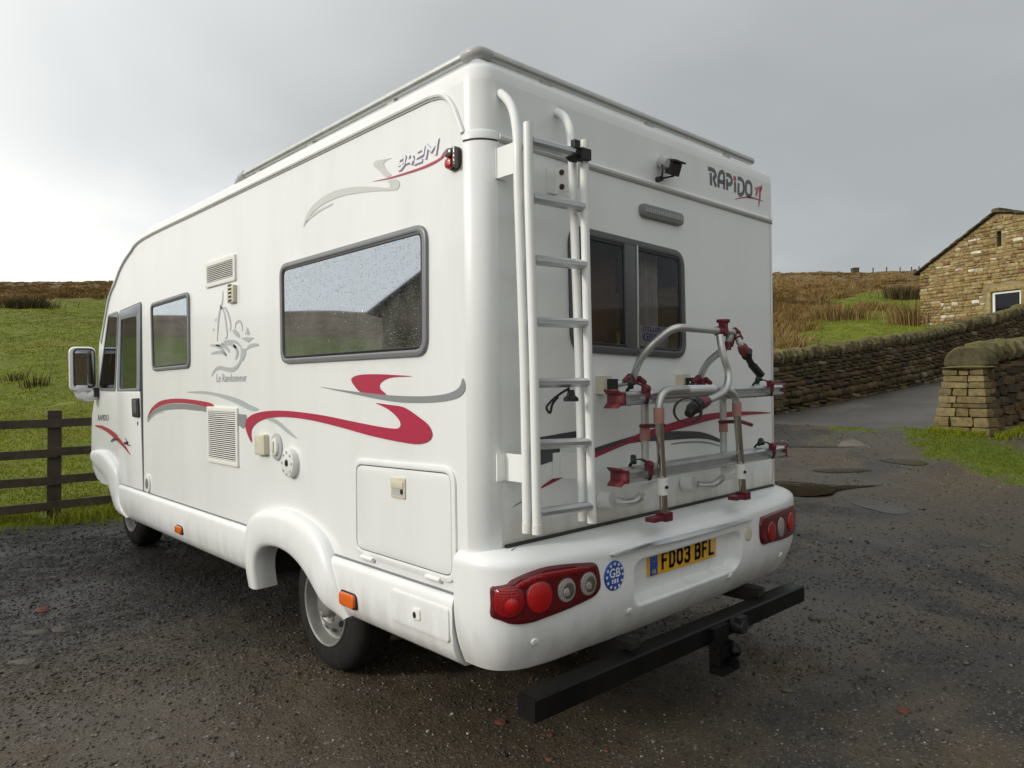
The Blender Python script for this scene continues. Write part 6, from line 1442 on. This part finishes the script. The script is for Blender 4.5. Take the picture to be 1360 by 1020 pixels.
def blades(name, x, y, h, w, lean, m, kd='stuff', clump=None, parent=None, zoff=-.01, bias=None):
    n = len(x); z = full_h(x, y)+zoff; a = NR.uniform(0, 2*PI, n); ca, sa = np.cos(a), np.sin(a)
    la = NR.uniform(0, 2*PI, n) if clump is None else clump; ll = lean*NR.uniform(.3, 1., n)*h
    b0 = np.stack([x-ca*w/2, y-sa*w/2, z], -1); b1 = np.stack([x+ca*w/2, y+sa*w/2, z], -1)
    m0 = np.stack([x-ca*w*.36+np.cos(la)*ll*.35, y-sa*w*.36+np.sin(la)*ll*.35, z+h*.55], -1); m1 = np.stack([x+ca*w*.36+np.cos(la)*ll*.35, y+sa*w*.36+np.sin(la)*ll*.35, z+h*.55], -1)
    tp = np.stack([x+np.cos(la)*ll, y+np.sin(la)*ll, z+h], -1)
    V = np.stack([b0, b1, m1, m0, tp], 1).reshape(-1, 3); k = np.arange(n)[:, None]*5
    F = np.concatenate([k+np.array([[0,1,2]]), k+np.array([[0,2,3]]), k+np.array([[3,2,4]])], 0)
    rv = NR.uniform(0, 1, n) if bias is None else np.clip(bias+NR.uniform(-.25, .25, n), 0, 1)
    return raw(name, V, F, m, kd, 0, {'rnd': np.repeat(rv, 5)}, parent)
def sample(n, a0, a1, r0, r1, power=1.):
    a = np.radians(NR.uniform(a0, a1, n)); r = r0*(r1/r0)**NR.uniform(0, 1, n); x, y = xy_of(r*np.sin(a), r*np.cos(a)); return x, y, r
# field grass on the left hillside
x, y, r = sample(230000, -47, -24, 8.2, 82); f = masks(x, y); k = (f[0] > .55) & (f[1] < .5) & (fbm(x*.8, y*.8, 60.) > .30); x, y, r = x[k], y[k], r[k]
blades('grass', x, y, NR.uniform(.012,.042,len(x))*(1+r*.012), .003+r*.0008, 1.3, M['grass'], bias=fbm(x*.22, y*.22, 61.)*1.1+.06+.2*(fbm(x*1.3, y*1.3, 62.)-.5))
# rough fringe under the fence
t_ = NR.uniform(-4, 6, 9000); off = NR.normal(0, .28, 9000); x = fp.x+fd.x*t_+off*.16; y = fp.y+fd.y*t_+off; k = fbm(x*2.2, y*2.2, 64.) > .42
x, y = x[k], y[k]; blades('grass', x, y, NR.uniform(.05,.20,len(x)), .009, .9, M['grass'], bias=.18+.6*fbm(x*1.2, y*1.2, 66.))
# field on the right above the wall
x, y, r = sample(130000, 18, 34, 15, 80); f = masks(x, y); rd = (x-W0[0])*WN[0]+(y-W0[1])*WN[1]; k = (f[0] > .5) & (f[1] < .55) & (rd < -.35); x, y, r = x[k], y[k], r[k]
blades('grass', x, y, NR.uniform(.015,.04,len(x))*(1+r*.010), .003+r*.0007, 1.3, M['grass'], bias=fbm(x*.25, y*.25, 61.)*.9-.05)
# long grass along the back of the wall
t_ = NR.uniform(2, Lw+2, 7000); off = NR.uniform(.4,1.5,7000); x = W0[0]+WD[0]*t_-WN[0]*off; y = W0[1]+WD[1]*t_-WN[1]*off; k = fbm(x*1.4, y*1.4, 70.) > .45
x, y = x[k], y[k]; gr_h = np.clip(1.35-(full_h(x, y)-np.array([g0(a, b) for a, b in zip(x, y)])), .3, 1.); blades('grass', x, y, NR.uniform(.15,.5,len(x)), .014, .8, M['grass'], bias=np.full(len(x), .82))
# verge round the near wall
xs = []; ys = []
for pl, n in zip(VERGE, (60000, 14000)):
    q = np.array([p[:2] for p in pl]); lo, hi2 = q.min(0)-.4, q.max(0)+.4; x = NR.uniform(lo[0], hi2[0], n); y = NR.uniform(lo[1], hi2[1], n); f = masks(x, y); k = NR.uniform(0,1,n) < f[3]-.15; xs.append(x[k]); ys.append(y[k])
x = np.concatenate(xs); y = np.concatenate(ys); blades('grass', x, y, NR.uniform(.012,.045,len(x)), .008, 1.1, M['moss'], bias=.5+.5*(fbm(x*1.1, y*1.1, 80.)-.4))
t_ = NR.uniform(-.1, 2.6, 1500); x = P0[0]+Pd[0]*t_+PN[0]*(.20+NR.exponential(.05,1500)); y = P0[1]+Pd[1]*t_+PN[1]*(.20+NR.exponential(.05,1500)); x2 = P0[0]-PN[0]*NR.uniform(-.1,.8,900)+EN[0]*(.17+NR.exponential(.06,900)); y2 = P0[1]-PN[1]*NR.uniform(-.1,.8,900)+EN[1]*(.17+NR.exponential(.06,900))
x = np.concatenate([x,x2]); y = np.concatenate([y,y2]); blades('grass', x, y, NR.uniform(.05,.16,len(x)), .010, .9, M['grass'], bias=np.full(len(x), .4))
# scraps of grass in the yard
x, y, r = sample(90000, -40, 40, 2.2, 14); f = masks(x, y); k = (f[0] < .5) & (f[2] < .3) & (fbm(x*1.5, y*1.5, 90.) > .70) & (fbm(x*6, y*6, 91.) > .52) & (f[0] > -1); x, y = x[k], y[k]
blades('grass', x, y, NR.uniform(.006,.02,len(x)), .004, 1., M['moss'], bias=np.full(len(x), .15))
# rushes on the moor
def rushes(n, a0, a1, r0, r1, per, hh, mat_, thr=.5):
    x, y, r = sample(n, a0, a1, r0, r1); f = masks(x, y); k = f[1] > thr; x, y, r = x[k], y[k], r[k]; k = fbm(x*.30, y*.30, 95.) > .38; x, y, r = x[k], y[k], r[k]
    X = np.repeat(x, per)+NR.normal(0, 1, len(x)*per)*.22; Y = np.repeat(y, per)+NR.normal(0, 1, len(x)*per)*.22; Rr = np.repeat(r, per)
    H = np.repeat(NR.uniform(.5, 1., len(x)), per)*NR.uniform(.5, 1., len(X))*hh; ang = np.arctan2(Y-np.repeat(y, per), X-np.repeat(x, per))
    B = np.repeat(fbm(x*.09, y*.09, 97.)*1.3-.15+NR.uniform(-.2,.2,len(x)), per)
    blades('rushes', X, Y, H, .011+Rr*.0009, .95, mat_, clump=ang, bias=B, zoff=-.05)
rushes(15000, 2, 40, 21, 265, 20, .62, M['rush']); rushes(6000, -38, -27, 60, 265, 20, .6, M['rush'])
def rush_clump(px_u, px_v, hh, label, grp, n=260, sp_=.35, mm='rushdark', cat='rush clump'):
    x0, y0 = xy_of(px_u, px_v); z = float(full_h(np.array([x0]), np.array([y0]))[0]); t = thing('rush_clump', label, cat, (x0, y0, z), grp)
    X = x0+NR.normal(0, sp_*.5, n); Y = y0+NR.normal(0, sp_*.5, n); o = blades('stems', X, Y, NR.uniform(.45,1.,n)*hh, np.full(n, .010+px_v*.0009), .55, M[mm], 'stuff', np.arctan2(Y-y0, X-x0), t, -.05)
def clump_at(px_, py_, hh, label, grp, **k):
    d = np.array([(px_-680)/947., 1.]); hy = 517-.0121*(px_+218)
    v = np.linspace(9, 120, 3000); u = v*d[0]; gxx, gyy = xy_of(u, v); hz = full_h(gxx, gyy); zr = 1.45+(hy-py_)/947.*v; i = int(np.argmax(zr <= hz)); rush_clump(float(u[i]), float(v[i]), hh, label, grp, **k)
RC = 'rush clumps on the hillsides'
clump_at(38, 408, 1.1, 'dark rush clump at the top left edge of the green field', RC, sp_=1.7, n=800)
clump_at(20, 505, .42, 'small withered dock stems left of the fence post on the green hillside', RC, sp_=.3, n=45)
clump_at(47, 512, .5, 'dark withered stems directly above the fence post on the green hillside', RC, sp_=.35, n=70)
clump_at(1160, 412, .8, 'pale brown rush tussock standing alone on the green field right of the motorhome', RC, sp_=1.0, n=420, mm='rush')
clump_at(1206, 398, 1.3, 'dark rounded rush clump next to the barn corner', RC, sp_=1.5, n=900)
clump_at(1118, 424, .9, 'brown rush clump at the lower edge of the moor', RC, sp_=1.2, n=700, mm='rush')
clump_at(1216, 432, 1.2, 'pale grass tuft against the foot of the barn corner', RC, sp_=.9, n=400, mm='rush')
# far hut and fence posts on the skyline
def sky_at(px_):
    d = (px_-680)/947.; v = np.linspace(60, 330, 4000); xx, yy = xy_of(v*d, v); hz = full_h(xx, yy); i = int(np.argmax((hz-1.45)/v)); return float(xx[i]), float(yy[i]), float(hz[i])
x, y, z = sky_at(1137); th = thing('stone_hut', 'tiny grey hut on the moor skyline', 'hut', (x, y, z))
obj('wall', MB().box((x,y,z+.6),(2.1,2.0,1.6),Matrix.Rotation(.8,3,'Z')), M['slate'], th, 0); obj('roof', MB().box((x,y,z+1.46),(2.5,2.3,.24),Matrix.Rotation(.8,3,'Z')), M['slate'], th, 0)
x, y, z = sky_at(1195); tf = thing('ridge_fence', 'distant row of thin posts along the moor skyline beside the barn roof', 'fence', (x, y, z))
for px_ in (1161,1179,1197,1212,1222):
    x, y, z = sky_at(px_); obj('post', MB().box((x,y,z+.5),(.30,.30,1.6)), M['wood'], tf, 0)
# gravel
pebm = stone_mat('gravel_stone', [(0,(.028,.026,.023)),(.35,(.064,.057,.048)),(.6,(.105,.09,.071)),(.85,(.15,.135,.112)),(.97,(.25,.23,.19)),(1,(.40,.37,.32))], -1.5, 'rnd')
def gravel(name, x, y, s, m, var=CHP, rn=None):
    n = len(x); z = full_h(x, y); which = NR.integers(0, len(var), n); nvv = len(var[0][0]); a = NR.uniform(0, 2*PI, n); ca, sa = np.cos(a), np.sin(a)
    VV = np.stack([v[0] for v in var])[which]; fl_ = NR.uniform(.4,.8,n); el_ = NR.uniform(.7,1.3,n)
    X = VV[:, :, 0]*s[:, None]*el_[:, None]; Y = VV[:, :, 1]*s[:, None]; Z = VV[:, :, 2]*s[:, None]*fl_[:, None]
    V = np.stack([x[:, None]+X*ca[:, None]-Y*sa[:, None], y[:, None]+X*sa[:, None]+Y*ca[:, None], z[:, None]+Z+(s*fl_*.18)[:, None]], -1).reshape(-1, 3)
    Fq = var[0][1]; F = (np.arange(n)[:, None, None]*nvv+Fq[None]).reshape(-1, 4); rv = NR.uniform(0,1,n) if rn is None else rn
    return raw(name, V, F, m, 'stuff', 0, {'rnd': np.repeat(rv, nvv)})
x, y, r = sample(210000, -40, 40, 1.6, 15); f = masks(x, y); ch = np.clip(_sst(1.2, 3.4, y+(fbm(x*.6, y*.6, 40.)-.5)*2.6)*(x < 3.0), 0, 1); cl2 = fbm(x*1.4, y*1.4, 99.)
dens = .22+.7*ch+.4*_sst(.52,.7,cl2); k = (f[0] < .4) & (f[2] < .3) & (f[3] < .4) & (NR.uniform(0,1,len(x)) < dens); x, y, r, ch = x[k], y[k], r[k], ch[k]
for pl in PUD: pass
s = np.clip(NR.lognormal(-5.05, .45, len(x)), .003, .024)*(.65+.085*r)
gravel('gravel', x, y, s, pebm, rn=np.clip(NR.uniform(0,1,len(x))**1.2*(1-.62*ch), 0, 1))
# loose stones and fragments that stand out
LS = 'loose stones on the yard'
sdm = stone_mat('loose_stone', [(0,(.075,.068,.055)),(.5,(.10,.09,.073)),(1,(.16,.145,.12))], -1.5)
def loose(px_, py_, s, label, m, nm='loose_stone', cat='stone', grp=LS, flat=.5, rot=None):
    pass
LST = [([(-0.8415,3.045,0)],.16,'flat pale stone in the mud at the left edge of the yard'),([(-0.9941,2.578,0)],.15,'pale cracked flat stone nearest the left edge of the picture'),([(-0.7382,3.773,0)],.09,'small white stone lying on the dark gravel near the fence side'),
 ([(-0.737,3.014,0)],.12,'grey flat stone beside the moss in the left of the yard'),([(-1.206,1.408,0)],.055,'dark grey stone at the bottom left corner'),([(-0.5659,0.8664,0)],.035,'small grey stone in the mud below the rear wheel'),
 ([(-0.7406,1.223,0)],.05,'flat brown stone in the lower left mud'),([(-0.4522,1.452,0)],.04,'small pale stone in the mud left of the rear wheel'),([(5.359,-0.3003,0)],.13,'white flat stone lying alone in the right of the yard'),
 ([(6.985,-0.1542,0)],.12,'pale stone at the far right below the verge'),([(2.658,-0.0652,0)],.16,'flat pale stone by the right end of the towing beam'),([(2.675,-0.0548,0)],.12,'ochre flat stone right of the towing beam'),
 ([(1.512,-0.3938,0)],.06,'bright chalky fragment in the lower right gravel'),([(0.4938,-0.2239,0)],.035,'pale chip at the bottom edge of the picture'),([(0.9228,-0.5077,0)],.03,'small brown chip in the bottom right gravel')]
for k, (q, s, lb) in enumerate(LST):
    x, y, z = q[0]; s *= .65; V, F = PEB[k % 8]; me = bpy.data.meshes.new('loose_stone'); me.from_pydata((V*np.array([s*1.4, s*.9, s*.30])+np.array([0,0,s*.01])).tolist(), [], F.tolist()); fin(me, sdm, 50)
    o = bpy.data.objects.new('loose_stone', me); COL.objects.link(o); o.location = (x, y, float(full_h(np.array([x]), np.array([y]))[0])); o.rotation_euler = (0,0,RNG.uniform(0,6)); tag(o, lb, 'stone', LS)
for k, (q, s, lb) in enumerate((([(0.349,0.3097,0)],.055,'red brick fragment left of the end of the towing beam'),([(0.4141,0.0771,0)],.030,'small red brick chip below the towing beam'),([(0.4815,-0.161,0)],.026,'orange brick chip at the bottom centre of the picture'),([(0.2913,-0.0285,0)],.035,'dull red brick chip at the bottom edge'),([(1.71,-0.8303,0)],.055,'red brick fragment in the lower right of the yard'),([(-0.725,3.542,0)],.08,'reddish brick slab bedded in the left of the yard'))):
    x, y, z = q[0]; s *= .8; V, F = PEB[(k*3) % 8]; me = bpy.data.meshes.new('brick_fragment'); me.from_pydata((V*np.array([s*1.3, s, s*.45])+np.array([0,0,s*.04])).tolist(), [], F.tolist()); fin(me, M['brickred'], 50)
    o = bpy.data.objects.new('brick_fragment', me); COL.objects.link(o); o.location = (x, y, float(full_h(np.array([x]), np.array([y]))[0])); o.rotation_euler = (0,0,RNG.uniform(0,6)); tag(o, lb, 'brick', 'brick fragments')
# broken concrete by the lane entrance
M['concrete'] = mat('broken_concrete', (.13,.112,.082), .85, noise_amt=.25, noise_scale=5, bump=.4, bump_scale=30)
cs = [p for p in [(9.853,2.786,0.2828),(10.539,2.956,0.3611),(10.91,2.919,0.3911),(10.448,2.431,0.3027),(10.185,2.437,0.2795)]]
mb = MB(); mb.prism([p[:2] for p in cs], lambda a, b, d: (a, b, float(ground_h(a, b))+d), -.05, .012, .006)
tag(obj('concrete_slab', mb, M['concrete'], None, 20), 'broken pale concrete slab lying between the puddles by the lane entrance', 'slab')
